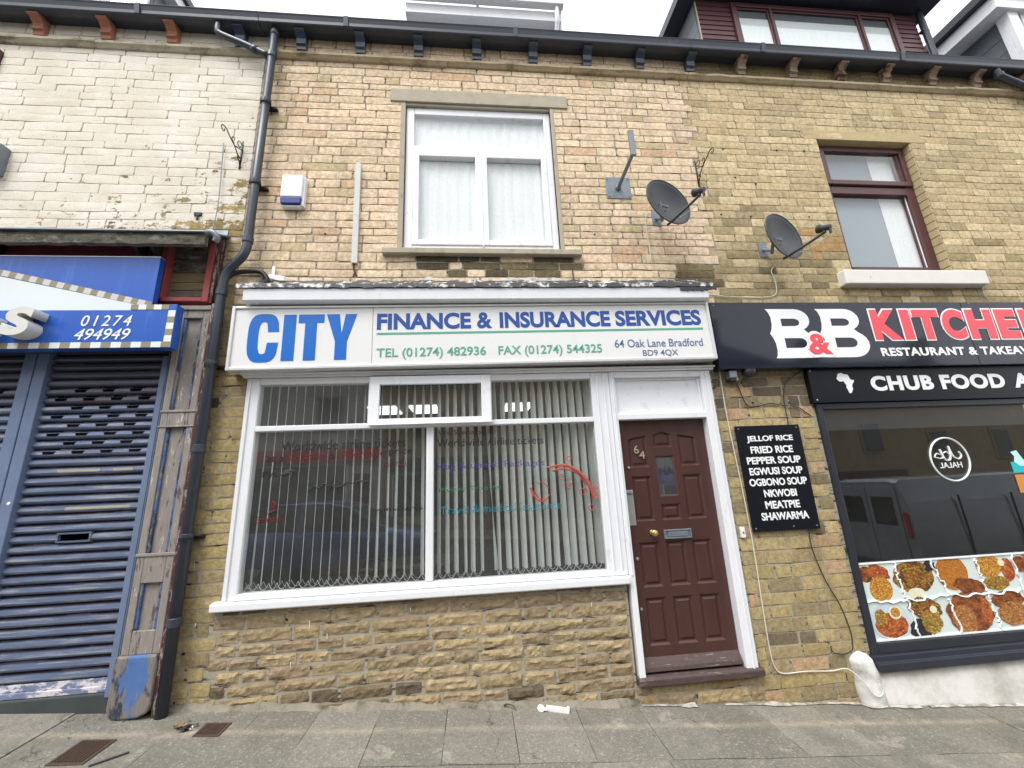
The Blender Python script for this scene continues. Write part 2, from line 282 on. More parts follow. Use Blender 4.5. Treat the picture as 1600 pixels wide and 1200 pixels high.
_b = m_lamp.node_tree.nodes['Principled BSDF']; _b.inputs['Emission Color'].default_value = (.95, 1, 1, 1); _b.inputs['Emission Strength'].default_value = 1.0

# ------------------------------------------------------------------ object helpers
def tag(o, label=None, cat=None, group=None, kind=None):
    if label: o['label'] = label
    if cat: o['category'] = cat
    if group: o['group'] = group
    if kind: o['kind'] = kind
    return o
def thing(name, label, cat, loc=(0, 0, 0), group=None, rot=(0, 0, 0)):
    o = bpy.data.objects.new(name, None); C.objects.link(o); o.location = loc; o.rotation_euler = rot; o.empty_display_size = .1
    return tag(o, label, cat, group)
def origin(p):
    v = Vector((0, 0, 0))
    while p is not None: v += p.location; p = p.parent
    return v
class MB:
    def __init__(s): s.v = []; s.f = []; s.mi = []; s.flat = []
    def add(s, vs, fs, mi=0):
        n = len(s.v); s.v += [tuple(v) for v in vs]; s.f += [tuple(i+n for i in q) for q in fs]; s.mi += [mi]*len(fs); return s
    def box(s, x0, x1, y0, y1, z0, z1, mi=0):
        vs = [(x, y, z) for x in (x0, x1) for y in (y0, y1) for z in (z0, z1)]
        return s.add(vs, [(0, 1, 3, 2), (4, 6, 7, 5), (0, 4, 5, 1), (2, 3, 7, 6), (0, 2, 6, 4), (1, 5, 7, 3)], mi)
    def prism(s, poly, y0, y1, mi=0):          # polygon in x,z pushed along y
        n = len(poly); vs = [(x, y0, z) for x, z in poly]+[(x, y1, z) for x, z in poly]
        return s.add(vs, [tuple(range(n)), tuple(range(2*n-1, n-1, -1))]+[(i, i+n, (i+1) % n+n, (i+1) % n) for i in range(n)], mi)
    def prof(s, poly, x0, x1, mi=0):           # polygon in y,z pushed along x
        n = len(poly); vs = [(x0, y, z) for y, z in poly]+[(x1, y, z) for y, z in poly]
        return s.add(vs, [tuple(range(n)), tuple(range(2*n-1, n-1, -1))]+[(i, i+n, (i+1) % n+n, (i+1) % n) for i in range(n)], mi)
    def tube(s, pts, r, n=8, mi=0, cap=True, r1=None):
        P = [Vector(p) for p in pts]; N = len(P); base_ = len(s.v); vs = []
        ref = Vector((.13, .31, .94)).normalized(); prev = None
        for i, p in enumerate(P):
            t = (P[min(i+1, N-1)]-P[max(i-1, 0)]).normalized()
            u = prev if prev is not None else (ref.cross(t) if abs(ref.dot(t)) < .95 else Vector((1, 0, 0)).cross(t))
            u = (u-t*u.dot(t)).normalized(); prev = u; w = t.cross(u)
            rr = r if r1 is None else r+(r1-r)*i/(N-1)
            vs += [p+(u*math.cos(k*2*math.pi/n)+w*math.sin(k*2*math.pi/n))*rr for k in range(n)]
        fs = [(i*n+k, i*n+(k+1) % n, (i+1)*n+(k+1) % n, (i+1)*n+k) for i in range(N-1) for k in range(n)]
        if cap: fs += [tuple(range(n-1, -1, -1)), tuple(range((N-1)*n, N*n))]
        return s.add(vs, fs, mi)
    def lathe(s, c, axis, prof, n=20, mi=0):   # prof: (radius, height along axis)
        c = Vector(c); ax = Vector(axis).normalized(); u = ax.orthogonal().normalized(); w = ax.cross(u); vs = []
        for r, h in prof: vs += [c+ax*h+(u*math.cos(k*2*math.pi/n)+w*math.sin(k*2*math.pi/n))*r for k in range(n)]
        fs = [(i*n+k, i*n+(k+1) % n, (i+1)*n+(k+1) % n, (i+1)*n+k) for i in range(len(prof)-1) for k in range(n)]
        fs += [tuple(range(n-1, -1, -1)), tuple(range((len(prof)-1)*n, len(prof)*n))]
        return s.add(vs, fs, mi)
    def build(s, name, m, parent=None, bevel=0, smooth=False, seg=2, colors=None):
        o0 = origin(parent); me = bpy.data.meshes.new(name)
        me.from_pydata([(x-o0.x, y-o0.y, z-o0.z) for x, y, z in s.v], [], s.f)
        ms = m if isinstance(m, (list, tuple)) else [m]
        for q in ms: me.materials.append(q)
        if len(ms) > 1: me.polygons.foreach_set('material_index', s.mi)
        me.validate(); me.update()
        import bmesh
        if colors is None:
            bm = bmesh.new(); bm.from_mesh(me); bmesh.ops.recalc_face_normals(bm, faces=bm.faces); bm.to_mesh(me); bm.free()
        else:
            at = me.color_attributes.new('stone_col', 'FLOAT_COLOR', 'POINT')
            at.data.foreach_set('color', np.array(colors, dtype=np.float32).ravel())
        if smooth:
            sm = [True]*len(me.polygons)
            for a, b in s.flat: sm[a:b] = [False]*(b-a)
            me.polygons.foreach_set('use_smooth', sm)
        o = bpy.data.objects.new(name, me); C.objects.link(o)
        if parent is not None: o.parent = parent
        if bevel:
            b = o.modifiers.new('bevel', 'BEVEL'); b.width = bevel; b.segments = seg; b.limit_method = 'ANGLE'; b.angle_limit = rad(35)
        return o
def B(name, m, parent, *boxes, bevel=.004, **k):
    mb = MB()
    for b in boxes: mb.box(*b)
    return mb.build(name, m, parent, bevel=bevel, **k)
def smooth_path(pts, n=6):
    P = [Vector(p) for p in pts]; out = []
    for i in range(len(P)-1):
        a, b, c, d = P[max(i-1, 0)], P[i], P[i+1], P[min(i+2, len(P)-1)]
        for k in range(n):
            t = k/n; out.append(.5*((2*b)+(c-a)*t+(2*a-5*b+4*c-d)*t*t+(3*b-a-3*c+d)*t**3))
    out.append(P[-1]); return out
def text(name, s, x0, x1, z0, z1, y, m, parent, bold=0.0, shear=0, mirror=False, ext=.0015, spacing=1.0):
    c = bpy.data.curves.new(name, 'FONT'); c.body = s; c.size = 1; c.offset = bold; c.extrude = .01; c.shear = shear; c.space_character = spacing; c.resolution_u = 5
    t = bpy.data.objects.new(name, c); C.objects.link(t)
    me = bpy.data.meshes.new_from_object(t.evaluated_get(bpy.context.evaluated_depsgraph_get()))
    bpy.data.objects.remove(t); bpy.data.curves.remove(c)
    n = len(me.vertices); co = np.empty(n*3); me.vertices.foreach_get('co', co); co = co.reshape(-1, 3)
    lo, hi = co.min(0), co.max(0); o0 = origin(parent); q = np.empty_like(co)
    ux = (co[:, 0]-lo[0])/(hi[0]-lo[0])
    if mirror: ux = 1-ux
    q[:, 0] = x0+ux*(x1-x0)-o0.x; q[:, 2] = z0+(co[:, 1]-lo[1])/(hi[1]-lo[1])*(z1-z0)-o0.z
    q[:, 1] = y-np.sign(co[:, 2])*ext-o0.y
    me.vertices.foreach_set('co', q.ravel()); me.materials.clear(); me.materials.append(m); me.name = name
    if mirror: me.flip_normals()
    me.update(); o = bpy.data.objects.new(name, me); C.objects.link(o)
    if parent is not None: o.parent = parent
    return o
def pane(name, m, parent, x0, x1, z0, z1, y):
    return B(name, m, parent, (x0, x1, y, y+.004, z0, z1), bevel=0)
def ring(mb, x0, x1, z0, z1, w, y0, y1, wt=None, wb=None):
    wt = wt or w; wb = wb or w
    mb.box(x0, x0+w, y0, y1, z0, z1); mb.box(x1-w, x1, y0, y1, z0, z1)
    mb.box(x0+w, x1-w, y0, y1, z1-wt, z1); mb.box(x0+w, x1-w, y0, y1, z0, z0+wb); return mb

# ------------------------------------------------------------------ masonry
OPEN = [(-.69, .94, 3.96, 5.80), (4.225, 5.49, 3.72, 5.525), (-2.01, 2.33, -.06, 2.62), (3.40, 8.05, -.9, 2.6),
        (-7.6, -2.72, -.5, 3.05), (-5.95, -4.83, 4.55, 6.22)]
OPEN[2] = (-2.01, 1.28, .74, 2.62); OPEN.append((1.28, 2.35, -.05, 2.62))
def backing(mb, rects, depth=.24, mi=0):
    """mortar face at y=0 with real openings and reveals"""
    for (x0, x1, z0, z1) in rects:
        xs = sorted({x0, x1, *[v for o in OPEN for v in o[:2] if x0 < v < x1]}); zs = sorted({z0, z1, *[v for o in OPEN for v in o[2:] if z0 < v < z1]})
        def hole(i, j):
            if i < 0 or j < 0 or i >= len(xs)-1 or j >= len(zs)-1: return False
            cx, cz = (xs[i]+xs[i+1])/2, (zs[j]+zs[j+1])/2
            return any(o[0] < cx < o[1] and o[2] < cz < o[3] for o in OPEN)
        for i in range(len(xs)-1):
            for j in range(len(zs)-1):
                a, b, c, d = xs[i], xs[i+1], zs[j], zs[j+1]
                if hole(i, j): continue
                mb.add([(a, 0, c), (b, 0, c), (b, 0, d), (a, 0, d)], [(0, 1, 2, 3)], mi)
                mb.add([(a, depth, c), (b, depth, c), (b, depth, d), (a, depth, d)], [(0, 1, 2, 3)], mi)
                for k, (p, q, g) in enumerate((((a, c), (a, d), hole(i-1, j)), ((b, c), (b, d), hole(i+1, j)), ((a, c), (b, c), hole(i, j-1)), ((a, d), (b, d), hole(i, j+1)))):
                    if g: mb.add([(p[0], 0, p[1]), (q[0], 0, q[1]), (q[0], depth, q[1]), (p[0], depth, p[1])], [(0, 1, 2, 3)], mi)
def stone(mb, cols, rnd, x0, x1, z0, z1, gap, depth, amp, col, res=.045, rough=0):
    w, h = x1-x0-gap, z1-z0-gap
    if w < .02 or h < .012: return
    x0 += gap/2; z0 += gap/2; nx = max(3, int(w/res)); nz = max(3, int(h/(res*.8))) if rough else 3
    s = rnd.uniform(0, 100); tx, tz = rnd.uniform(-1, 1)*amp*.5, rnd.uniform(-1, 1)*amp*.5; d0 = depth*rnd.uniform(.55, 1.3)
    sk = rnd.uniform(-.003, .003); n0 = len(mb.v); wob = .0045+.002*rough
    lx, rx = rnd.uniform(0, .01), rnd.uniform(0, .01)
    V = []
    def edge(u, v):
        x = x0+u*w+ (lx if u == 0 else 0)*(abs(v-.5)*2) - (rx if u == 1 else 0)*(abs(v-.5)*2); z = z0+v*h
        nn = noise.noise((x*17+s, z*17, s)); n2 = noise.noise((x*13, z*21+s, s+7))
        return x+nn*wob*.8, z+n2*wob+sk*(u-.5)*2
    us = [i/nx for i in range(nx+1)]; vs_ = [j/nz for j in range(nz+1)]; NX, NZ = nx+1, nz+1
    for v in vs_:
        for u in us:
            x, z = edge(u, v); b = min(u, 1-u)*w; c = min(v, 1-v)*h; e_ = min(1, min(b, c)/(.020 if rough else .012))
            if rough:
                nn = noise.noise((x*8+s, z*13, s))*.9+noise.noise((x*21+s, z*28, s+3))*.42-abs(noise.noise((x*13, z*19+s, s)))*1.5+.5*(v-.35)
                y = -(d0*.5+e_*(d0*.5+max(-.004, amp*(nn+.45))))
            else:
                nn = noise.noise((x*8+s, z*20, s))*.7+noise.noise((x*30+s, z*40, s+3))*.5
                y = -(d0*(.72+.28*e_)+amp*nn*(.3+.7*e_)+tx*(u-.5)+tz*(v-.5))
            z += .013*noise.noise((x*.7, z*.9, 31))+.004*noise.noise((x*2.6, z*2, 12))
            V.append((x, y, z))
    F = [(j*NX+i, j*NX+i+1, (j+1)*NX+i+1, (j+1)*NX+i) for j in range(NZ-1) for i in range(NX-1)]
    per = [i for i in range(NX)]+[j*NX+NX-1 for j in range(1, NZ)]+[(NZ-1)*NX+i for i in range(NX-2, -1, -1)]+[j*NX for j in range(NZ-2, 0, -1)]
    m0 = len(V); L_ = len(per); V += [V[p] for p in per]+[(V[p][0], .006, V[p][2]) for p in per]
    F += [(m0+(i+1) % L_, m0+i, m0+L_+i, m0+L_+(i+1) % L_) for i in range(L_)]
    if rough: mb.flat.append((len(mb.f), len(mb.f)+len(F)))
    mb.add(V, F, 1); cols.extend([(*col, 1)]*len(V))
def lay(mb, cols, seed, x0, x1, z0, z1, hmin, hmax, wmin, wmax, gap, depth, amp, colf, left=None, right=None, rough=0, res=.045, skip=None):
    """one field of coursed stones; left / right give the edge of the field for each course"""
    rnd = random.Random(seed); z = z0; k = 0
    while z < z1-.02:
        h = rnd.uniform(hmin, hmax)
        if z+h > z1-hmin*.5: h = z1-z
        za, zb = z, z+h
        xa, xb = (left(k) if left else x0), (right(k) if right else x1); off = rnd.uniform(0, wmax)
        segs = [(xa, xb, za, zb)]
        for o in OPEN:
            if o[3] <= za or o[2] >= zb: continue
            new = []
            for (a, b, c, d) in segs:
                if o[1] <= a or o[0] >= b: new.append((a, b, c, d)); continue
                if o[0]-a > .03: new.append((a, o[0], c, d))
                if b-o[1] > .03: new.append((o[1], b, c, d))
                if o[2]-c > .03: new.append((max(a, o[0]), min(b, o[1]), c, o[2]))
                if d-o[3] > .03: new.append((max(a, o[0]), min(b, o[1]), o[3], d))
            segs = new
        for (a, b, c, d) in segs:
            x = a; first = True
            while x < b-.005:
                w = rnd.uniform(wmin, wmax)*(1 if rnd.random() < .8 else .55)
                if first: w *= rnd.uniform(.4, 1); first = False
                if x+w > b-wmin*.6: w = b-x
                if w > wmax*1.35: w = w/2
                cx, cz = x+w/2, (c+d)/2
                if not (skip and skip(cx, cz)):
                    stone(mb, cols, rnd, x, x+w, c, d, gap*rnd.uniform(.75, 1.3), depth, amp, colf(rnd, cx, cz), res, rough)
                x += w
        z = zb; k += 1
def pick(rnd, pal, v=.08):
    c = rnd.choice(pal); m = 1+rnd.uniform(-v, v); return tuple(min(.95, x*m) for x in c)
P_C = [(.77, .61, .45), (.75, .605, .44), (.73, .585, .43), (.79, .64, .48), (.76, .59, .45), (.69, .56, .405)]
P_R = [(.58, .475, .305), (.54, .435, .275), (.56, .46, .30), (.50, .405, .255), (.61, .50, .325), (.45, .37, .235)]
P_B = [(.37, .29, .18), (.345, .27, .165), (.40, .315, .20), (.31, .24, .155), (.41, .32, .19)]
P_L = [(.42, .335, .17), (.38, .30, .15), (.45, .36, .19), (.35, .28, .16)]
P_P = [(.44, .35, .19), (.38, .305, .17), (.48, .38, .205), (.30, .245, .15), (.46, .32, .20), (.20, .165, .11), (.43, .335, .18), (.45, .36, .19)]
SOOT = [(.07, .06, .045), (.10, .085, .06), (.16, .135, .085)]
def c_up(rnd, x, z):
    if 3.6 < z < 3.93 and -.55 < x < 1.12 and rnd.random() < .75: return pick(rnd, SOOT+[(.22, .18, .10)])
    if 3.55 < z < 3.8 and 2.0 < x < 2.55 and rnd.random() < .7: return pick(rnd, [(.26, .22, .12), (.16, .13, .08)])
    if x > 2.42 and rnd.random() < .8: return pick(rnd, [(.70, .56, .43), (.64, .50, .36)])
    if rnd.random() < .05: return pick(rnd, [(.60, .50, .32), (.58, .47, .31)])
    if rnd.random() < .05: return pick(rnd, [(.68, .48, .33)])
    return pick(rnd, P_C)
def c_right(rnd, x, z):
    if 3.1 < x < 4.0 and 3.5 < z < 4.1 and rnd.random() < .55: return pick(rnd, [(.27, .22, .13), (.20, .17, .11), (.33, .27, .16)])
    if 2.7 < x < 3.4 and 3.9 < z < 4.7 and rnd.random() < .4: return pick(rnd, [(.33, .27, .16), (.38, .31, .19)])
    if 3.7 < x < 4.2 and 3.7 < z < 4.4 and rnd.random() < .3: return pick(rnd, [(.44, .29, .14)])
    if z < 4.2 and rnd.random() < .25: return pick(rnd, [(.36, .295, .17)])
    return pick(rnd, P_R, .1)
def c_left(rnd, x, z): return pick(rnd, [(.42, .32, .15), (.35, .26, .12), (.30, .24, .12), (.2, .15, .08)])
# edges between the three houses, ragged where the courses tooth into each other
def edge_r(k): return 2.60+.055*((k*7) % 3-1)+.02*((k*5) % 4)
def edge_l(k): return -2.215+.02*((k*3) % 3-1)

# ---- house roots
left = thing('terraced_shop', 'house with white painted stone upper wall above the blue roller shutters', 'building', (-5, 0, .2))
mid = thing('terraced_shop', 'beige stone house with white shopfront and maroon door numbered 64', 'building', (.2, 0, -.1))
right = thing('terraced_shop', 'yellow stone house with burgundy dormer above the black fronted restaurant', 'building', (6, 0, -.5))
XL, XR = -8.2, 10.6
mb = MB(); cols = []
def wallobj(root, rects, mort, stonem, fill, name='wall'):
    mb = MB(); backing(mb, rects); cols = [(.3, .3, .3, 1)]*len(mb.v); fill(mb, cols)
    o = mb.build(name, [mort, stonem], root, smooth=True, colors=cols)
    return o
H0 = .088; H1 = .112
def fill_mid(mb, cols):
    lay(mb, cols, 11, -2.2, 2.6, 3.34, 6.33, .080, .112, .22, .50, .012, .0065, .0022, c_up, left=edge_l, right=edge_r)
    lay(mb, cols, 12, -2.2, 2.7, 6.405, 6.64, .10, .12, .22, .42, .011, .006, .002, c_up)
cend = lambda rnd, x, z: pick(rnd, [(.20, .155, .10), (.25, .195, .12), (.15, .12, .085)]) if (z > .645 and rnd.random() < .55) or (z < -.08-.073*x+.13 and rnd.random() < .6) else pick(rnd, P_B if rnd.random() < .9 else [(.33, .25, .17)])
def fill_mid2(mb, cols):
    lay(mb, cols, 14, -2.40, -2.01, -.3, 3.34, .085, .105, .14, .30, .015, .006, .003, lambda r, x, z: pick(r, P_L+([(.08, .07, .05)] if x < -2.2 and r.random() < .5 else [])), right=lambda k: -2.01 if k > 11 else -2.08+.03*(k % 3))
    lay(mb, cols, 17, -2.37, -2.215, 3.34, 4.03, .085, .105, .14, .30, .014, .006, .003, lambda r, x, z: pick(r, P_L+P_P))
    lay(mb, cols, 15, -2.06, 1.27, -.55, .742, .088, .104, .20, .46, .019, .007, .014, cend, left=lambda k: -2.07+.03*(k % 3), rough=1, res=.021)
    lay(mb, cols, 16, 1.27, 2.38, -.75, -.05, .085, .12, .2, .5, .013, .008, .010, lambda r, x, z: pick(r, P_B+[(.36, .26, .14)]), rough=1, res=.03)
def f_mid(mb, cols): fill_mid(mb, cols); fill_mid2(mb, cols)
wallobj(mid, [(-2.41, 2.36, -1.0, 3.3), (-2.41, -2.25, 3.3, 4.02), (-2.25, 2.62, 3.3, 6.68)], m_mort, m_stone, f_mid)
def f_right(mb, cols):
    lay(mb, cols, 11, 2.6, XR, 3.34, 6.33, .078, .112, .20, .44, .007, .0075, .0022, c_right, left=edge_r)
    lay(mb, cols, 22, 2.7, XR, 6.405, 6.64, .10, .12, .25, .5, .008, .007, .002, lambda r, x, z: pick(r, [(.30, .235, .13), (.26, .20, .11), (.2, .16, .1)]))
    lay(mb, cols, 23, 2.36, 3.385, -.95, 3.34, .10, .118, .16, .36, .012, .0065, .0035, lambda r, x, z: pick(r, [(.17, .14, .095), (.24, .195, .12), (.12, .10, .075), (.36, .28, .16)]) if z > 2.2 and r.random() < .7 else pick(r, P_P if z > .9 else P_P+P_L+P_L), right=lambda k: 3.385-.02*(k % 2))
    lay(mb, cols, 24, 8.05, XR, -1.1, 3.34, .10, .118, .16, .36, .012, .0065, .0035, lambda r, x, z: pick(r, P_P+P_L))
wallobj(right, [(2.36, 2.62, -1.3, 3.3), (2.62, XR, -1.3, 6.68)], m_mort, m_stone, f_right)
def f_left(mb, cols):
    lay(mb, cols, 31, XL, -2.2, 4.06, 6.33, .078, .116, .24, .56, .005, .007, .0045, c_left, right=edge_l)
    lay(mb, cols, 32, XL, -2.2, 6.40, 6.64, .10, .12, .25, .5, .006, .006, .003, c_left)
wallobj(left, [(XL, -2.41, -.9, 4.02), (XL, -2.25, 4.02, 6.68)], m_mort_w, m_white, f_left)
# side returns so each house is a closed volume
for rt_, x0, x1 in ((left, XL, -2.42), (mid, -2.24, 2.35), (right, 2.63, XR)):
    B('rear_wall', m_cement, rt_, (x0, x1, 7.0, 7.2, -1.2, 6.7), bevel=0)
B('gable_wall', m_cement, left, (XL-.2, XL, 0, 7.2, -1.0, 6.7), bevel=0)
B('gable_wall', m_cement, right, (XR, XR+.2, 0, 7.2, -1.5, 6.7), bevel=0)

# ---- string course, corbels, gutter, roof
def string(root, x0, x1, m, seed):
    rnd = random.Random(seed); mb = MB(); x = x0
    while x < x1-.05:
        w = rnd.uniform(.9, 1.5); e2 = min(x+w, x1)
        if x1-e2 < .3: e2 = x1
        dz = rnd.uniform(-.006, .006); dp = rnd.uniform(-.008, .008); n = max(2, int((e2-x)/.06)); V = []; prof = [(.02, 6.325), (-.030+dp, 6.328), (-.045+dp, 6.345), (-.062+dp, 6.36), (-.066+dp, 6.385), (-.05+dp, 6.402), (.02, 6.412)]
        for i in range(n+1):
            xx = x+.002+(e2-x-.004)*i/n; k = noise.noise((xx*6, seed, 0))*.006+noise.noise((xx*23, seed, 3))*.003
            V += [(xx, y-k if y < 0 else y, z+dz+k*.5) for y, z in prof]
        L = len(prof); F = [(i*L+j, i*L+j+1, (i+1)*L+j+1, (i+1)*L+j) for i in range(n) for j in range(L-1)]+[tuple(range(L)), tuple(range(n*L, n*L+L))]
        mb.add(V, F); x = e2
    return mb.build('string_course', m, root, smooth=False)
string(left, XL, -2.27, m_string_w, 3); string(mid, -2.26, 2.68, m_string, 4); string(right, 2.69, XR, m_string, 5)
def corbel(root, x, m, s=1):
    w = .052*s; prof = [(.0, 6.43), (-.045, 6.43), (-.052, 6.475), (-.075, 6.482), (-.078, 6.50), (-.062, 6.508), (-.075, 6.55), (-.115, 6.585), (-.15, 6.59), (-.15, 6.628), (.0, 6.628)]
    mb = MB(); mb.prof(prof, x-w, x+w); return mb.build('corbel', m, root, bevel=.004)
for x in (-7.3, -6.5, -5.85, -5.17, -4.52, -3.86, -3.20): corbel(left, x, m_terra)
for x in (-2.50, -1.85, -1.205, -.555, .115, .78, 1.437, 2.094, 2.736): corbel(mid, x, m_navy)
for x in (3.405, 4.10, 4.763, 5.402, 6.065, 6.729, 7.39, 8.05, 8.7, 9.4, 10.1): corbel(right, x, m_oldcorb)
def gutter(root, x0, x1):
    mb = MB(); mb.box(x0, x1, -.13, .02, 6.632, 6.66); n0 = 0
    prof = [(-.10, 6.612), (-.175, 6.612), (-.182, 6.625), (-.186, 6.66), (-.20, 6.70), (-.21, 6.722), (-.20, 6.73), (-.05, 6.73), (.02, 6.67), (.02, 6.655), (-.10, 6.655)]
    mb.prof([(y, z+.0) for y, z in prof], x0, x1)
    for k in range(int((x1-x0)/1.9)):
        xx = x0+.9+k*1.9; mb.prof([(-.192, 6.61), (-.214, 6.73), (-.19, 6.74), (-.17, 6.61)], xx, xx+.05)
    return mb.build('gutter', m_gut, root, bevel=.003)
gutter(left, XL, -2.262); gutter(mid, -2.258, 2.698); gutter(right, 2.702, XR)
def roof(root, x0, x1):
    mb = MB(); n = 22
    for i in range(n):
        y0, y1 = -.12+i*.17, -.12+(i+1)*.17+.05; mb.prof([(y0, 6.735+i*.119), (y1, 6.735+(i+1)*.119+.035-.03), (y1, 6.69+(i+1)*.119), (y0, 6.70+i*.119)], x0, x1)
    mb.prof([(3.58, 9.30), (3.62, 9.38), (7.2, 6.75), (7.2, 6.68)], x0, x1)
    return mb.build('roof', m_slate, root)
roof(left, XL, -2.255); roof(mid, -2.25, 2.695); roof(right, 2.70, XR)

# ---- dormers
def clad(mb, x0, x1, y, z0, z1, h=.095):
    z = z0
    while z < z1:
        t = min(z+h, z1); mb.prof([(y, z), (y-.016, z+.004), (y-.006, t-.003), (y, t)], x0, x1); z += h
def side_slates(mb, x, y0, y1, z0, z1, sgn):
    z = z0
    while z < z1:
        y = y0; h = .26
        while y < y1:
            mb.box(min(x, x+sgn*.008), max(x, x+sgn*.008), y+.004, min(y+.5, y1)-.004, z+.004, min(z+h, z1)-.004); y += .5
        z += h
# burgundy dormer
d2 = MB().box(3.50, 7.22, .60, 3.4, 7.0, 8.70).build('dormer', m_cheek, right)
for a, b in ((3.50, 4.03), (6.80, 7.20)): mb = MB(); clad(mb, a, b, .598, 7.05, 8.69); mb.build('cladding', m_clad, d2)
mb = MB(); side_slates(mb, 3.498, .64, 3.2, 7.1, 8.68, -1); mb.build('cheek_slate', m_cheek, d2)
mb = MB(); mb.tube([(3.485, .585, 7.1+i*.08) for i in range(20)], .008, 6); mb.build('corner_seal', mat('yellow_sealant', (.45, .38, .2), .8), d2)
mb = MB(); ring(mb, 4.04, 6.79, 7.3, 8.64, .075, .55, .60); mb.box(4.66, 4.70, .55, .60, 7.37, 8.565); mb.box(6.16, 6.20, .55, .60, 7.37, 8.565)
for a, b in ((4.115, 4.66), (4.70, 6.16), (6.20, 6.715)): ring(mb, a, b, 7.375, 8.565, .03, .57, .60)
mb.build('window_frame', m_brownf, d2, bevel=.006)
for a, b in ((4.145, 4.63), (4.73, 6.13), (6.23, 6.685)):
    pane('pane', m_glass3, d2, a, b, 7.40, 8.535, .585); B('curtain', m_lace, d2, (a, b, .592, .596, 7.4, 8.38), bevel=0)
B('dormer_roof', m_black, right, (3.24, 7.45, .30, 3.5, 8.70, 8.86), (3.235, 7.455, .24, .30, 8.76, 8.88))
mb = MB(); mb.tube([(7.27, .55, 8.7), (7.27, .55, 7.0)], .042, 10); mb.box(7.21, 7.33, .53, .60, 8.3, 8.33); mb.build('dormer_pipe', m_pipe, right, smooth=False)
# white roofed dormer on the middle house (only its deep eave shows)
d1 = MB().box(-.75, 1.28, .94, 3.2, 7.0, 8.28).build('dormer', m_upvc, mid)
mb = MB(); ring(mb, -.6, 1.12, 7.5, 8.2, .07, .90, .94); mb.build('window_frame', m_upvc, d1)
pane('pane', m_glass3, d1, -.53, 1.05, 7.57, 8.13, .925)
mb = MB(); mb.box(-.86, 1.40, .74, 3.3, 8.26, 8.29); mb.box(-.87, 1.41, .715, .74, 8.25, 8.43); mb.box(-.87, -.845, .74, 3.3, 8.25, 8.43); mb.box(1.385, 1.41, .74, 3.3, 8.25, 8.43)
mb.box(-.84, 1.38, .75, 3.28, 8.40, 8.50); mb.build('dormer_eave', m_upvc, mid, bevel=.004)
mb = MB(); mb.prof([(.70, 8.44), (.61, 8.45), (.60, 8.53), (.61, 8.535), (.71, 8.53)], -.9, 1.44); mb.box(.15, .19, .595, .715, 8.43, 8.54); mb.build('dormer_gutter', m_upvc, mid)
mb = MB(); mb.tube([(1.34, .66, 8.46), (1.34, .70, 8.2), (1.34, .86, 8.0), (1.34, .86, 7.1)], .034, 10); mb.tube([(1.41, .72, 8.46), (1.41, .78, 8.2), (1.41, .86, 7.1)], .02, 8); mb.build('dormer_pipe', m_upvc, mid, smooth=True)
# left dormer
d0 = MB().box(-7.6, -4.30, .80, 3.3, 7.0, 8.70).build('dormer', m_cheek, left)
mb = MB(); ring(mb, -7.4, -4.32, 7.3, 8.6, .09, .76, .80)
for x in (-5.15, -6.2): mb.box(x, x+.09, .76, .80, 7.38, 8.52)
mb.build('window_frame', m_upvc, d0, bevel=.005)
for a, b in ((-7.3, -6.2), (-6.11, -5.15), (-5.06, -4.41)): pane('pane', m_glass3, d0, a, b, 7.38, 8.52, .785)
mb = MB(); side_slates(mb, -4.298, .82, 3.2, 7.1, 8.5, 1); mb.build('cheek_slate', m_cheek, d0)
B('dormer_eave', m_upvc, left, (-7.75, -4.14, .62, 3.4, 8.52, 8.695)); B('dormer_roof', m_black, left, (-7.8, -4.09, .55, 3.5, 8.70, 8.82))
# right dormer
d3 = MB().box(8.5, 10.4, .37, 3.3, 7.0, 8.70).build('dormer', m_cheek, right)
mb = MB(); side_slates(mb, 8.498, .45, 3.3, 7.1, 8.5, -1); mb.build('cheek_slate', m_cheek, d3)
B('corner_post', m_upvc, d3, (8.44, 8.62, .30, .369, 7.0, 8.5), (8.44, 8.497, .369, .45, 7.0, 8.5)); mb = MB(); ring(mb, 8.7, 10.3, 7.3, 8.5, .08, .32, .37); mb.build('window_frame', m_upvc, d3); pane('pane', m_glass3, d3, 8.78, 10.22, 7.38, 8.42, .35)
B('dormer_eave', m_upvc, right, (8.20, 10.55, .25, 3.4, 8.46, 8.695)); B('dormer_roof', m_black, right, (8.10, 10.6, .20, 3.5, 8.70, 8.84))
mb = MB(); mb.tube([(8.95, .16, 8.8), (8.95, .2, 8.35), (8.70, .25, 8.0), (8.70, .25, 6.9)], .035, 8); mb.build('dormer_pipe', m_pipe, right, smooth=True)

# ------------------------------------------------------------------ upper windows
# middle house: white window
B('lintel', m_cement, mid, (-.86, 1.15, -.022, .05, 5.803, 5.975), bevel=.006)
mb = MB(); mb.box(-.745, -.69, -.010, .10, 3.965, 5.803); mb.box(.94, .985, -.012, .10, 3.965, 5.803); mb.box(-.69, .94, .0, .10, 5.77, 5.803); mb.build('cement_reveal', m_cement, mid, bevel=.006)
B('sill', m_cement, mid, (-.88, 1.15, -.065, .10, 3.872, 3.935), bevel=.008)
w = MB(); w.box(-.69, -.60, .03, .10, 3.965, 5.77); w.box(.865, .94, .03, .10, 3.965, 5.77); w.box(-.60, .865, .03, .10, 5.68, 5.77); w.box(-.60, .865, .03, .10, 3.965, 4.02); w.box(-.60, .865, .032, .10, 5.175, 5.255)
w = w.build('window', m_upvc, mid, bevel=.008)
mb = MB()
for a, b in ((-.60, .128), (.134, .865)): ring(mb, a, b, 4.02, 5.175, .062, .018, .09)
mb.box(.122, .140, .012, .03, 4.0, 5.18); mb.build('casement', m_upvc, w, bevel=.008)
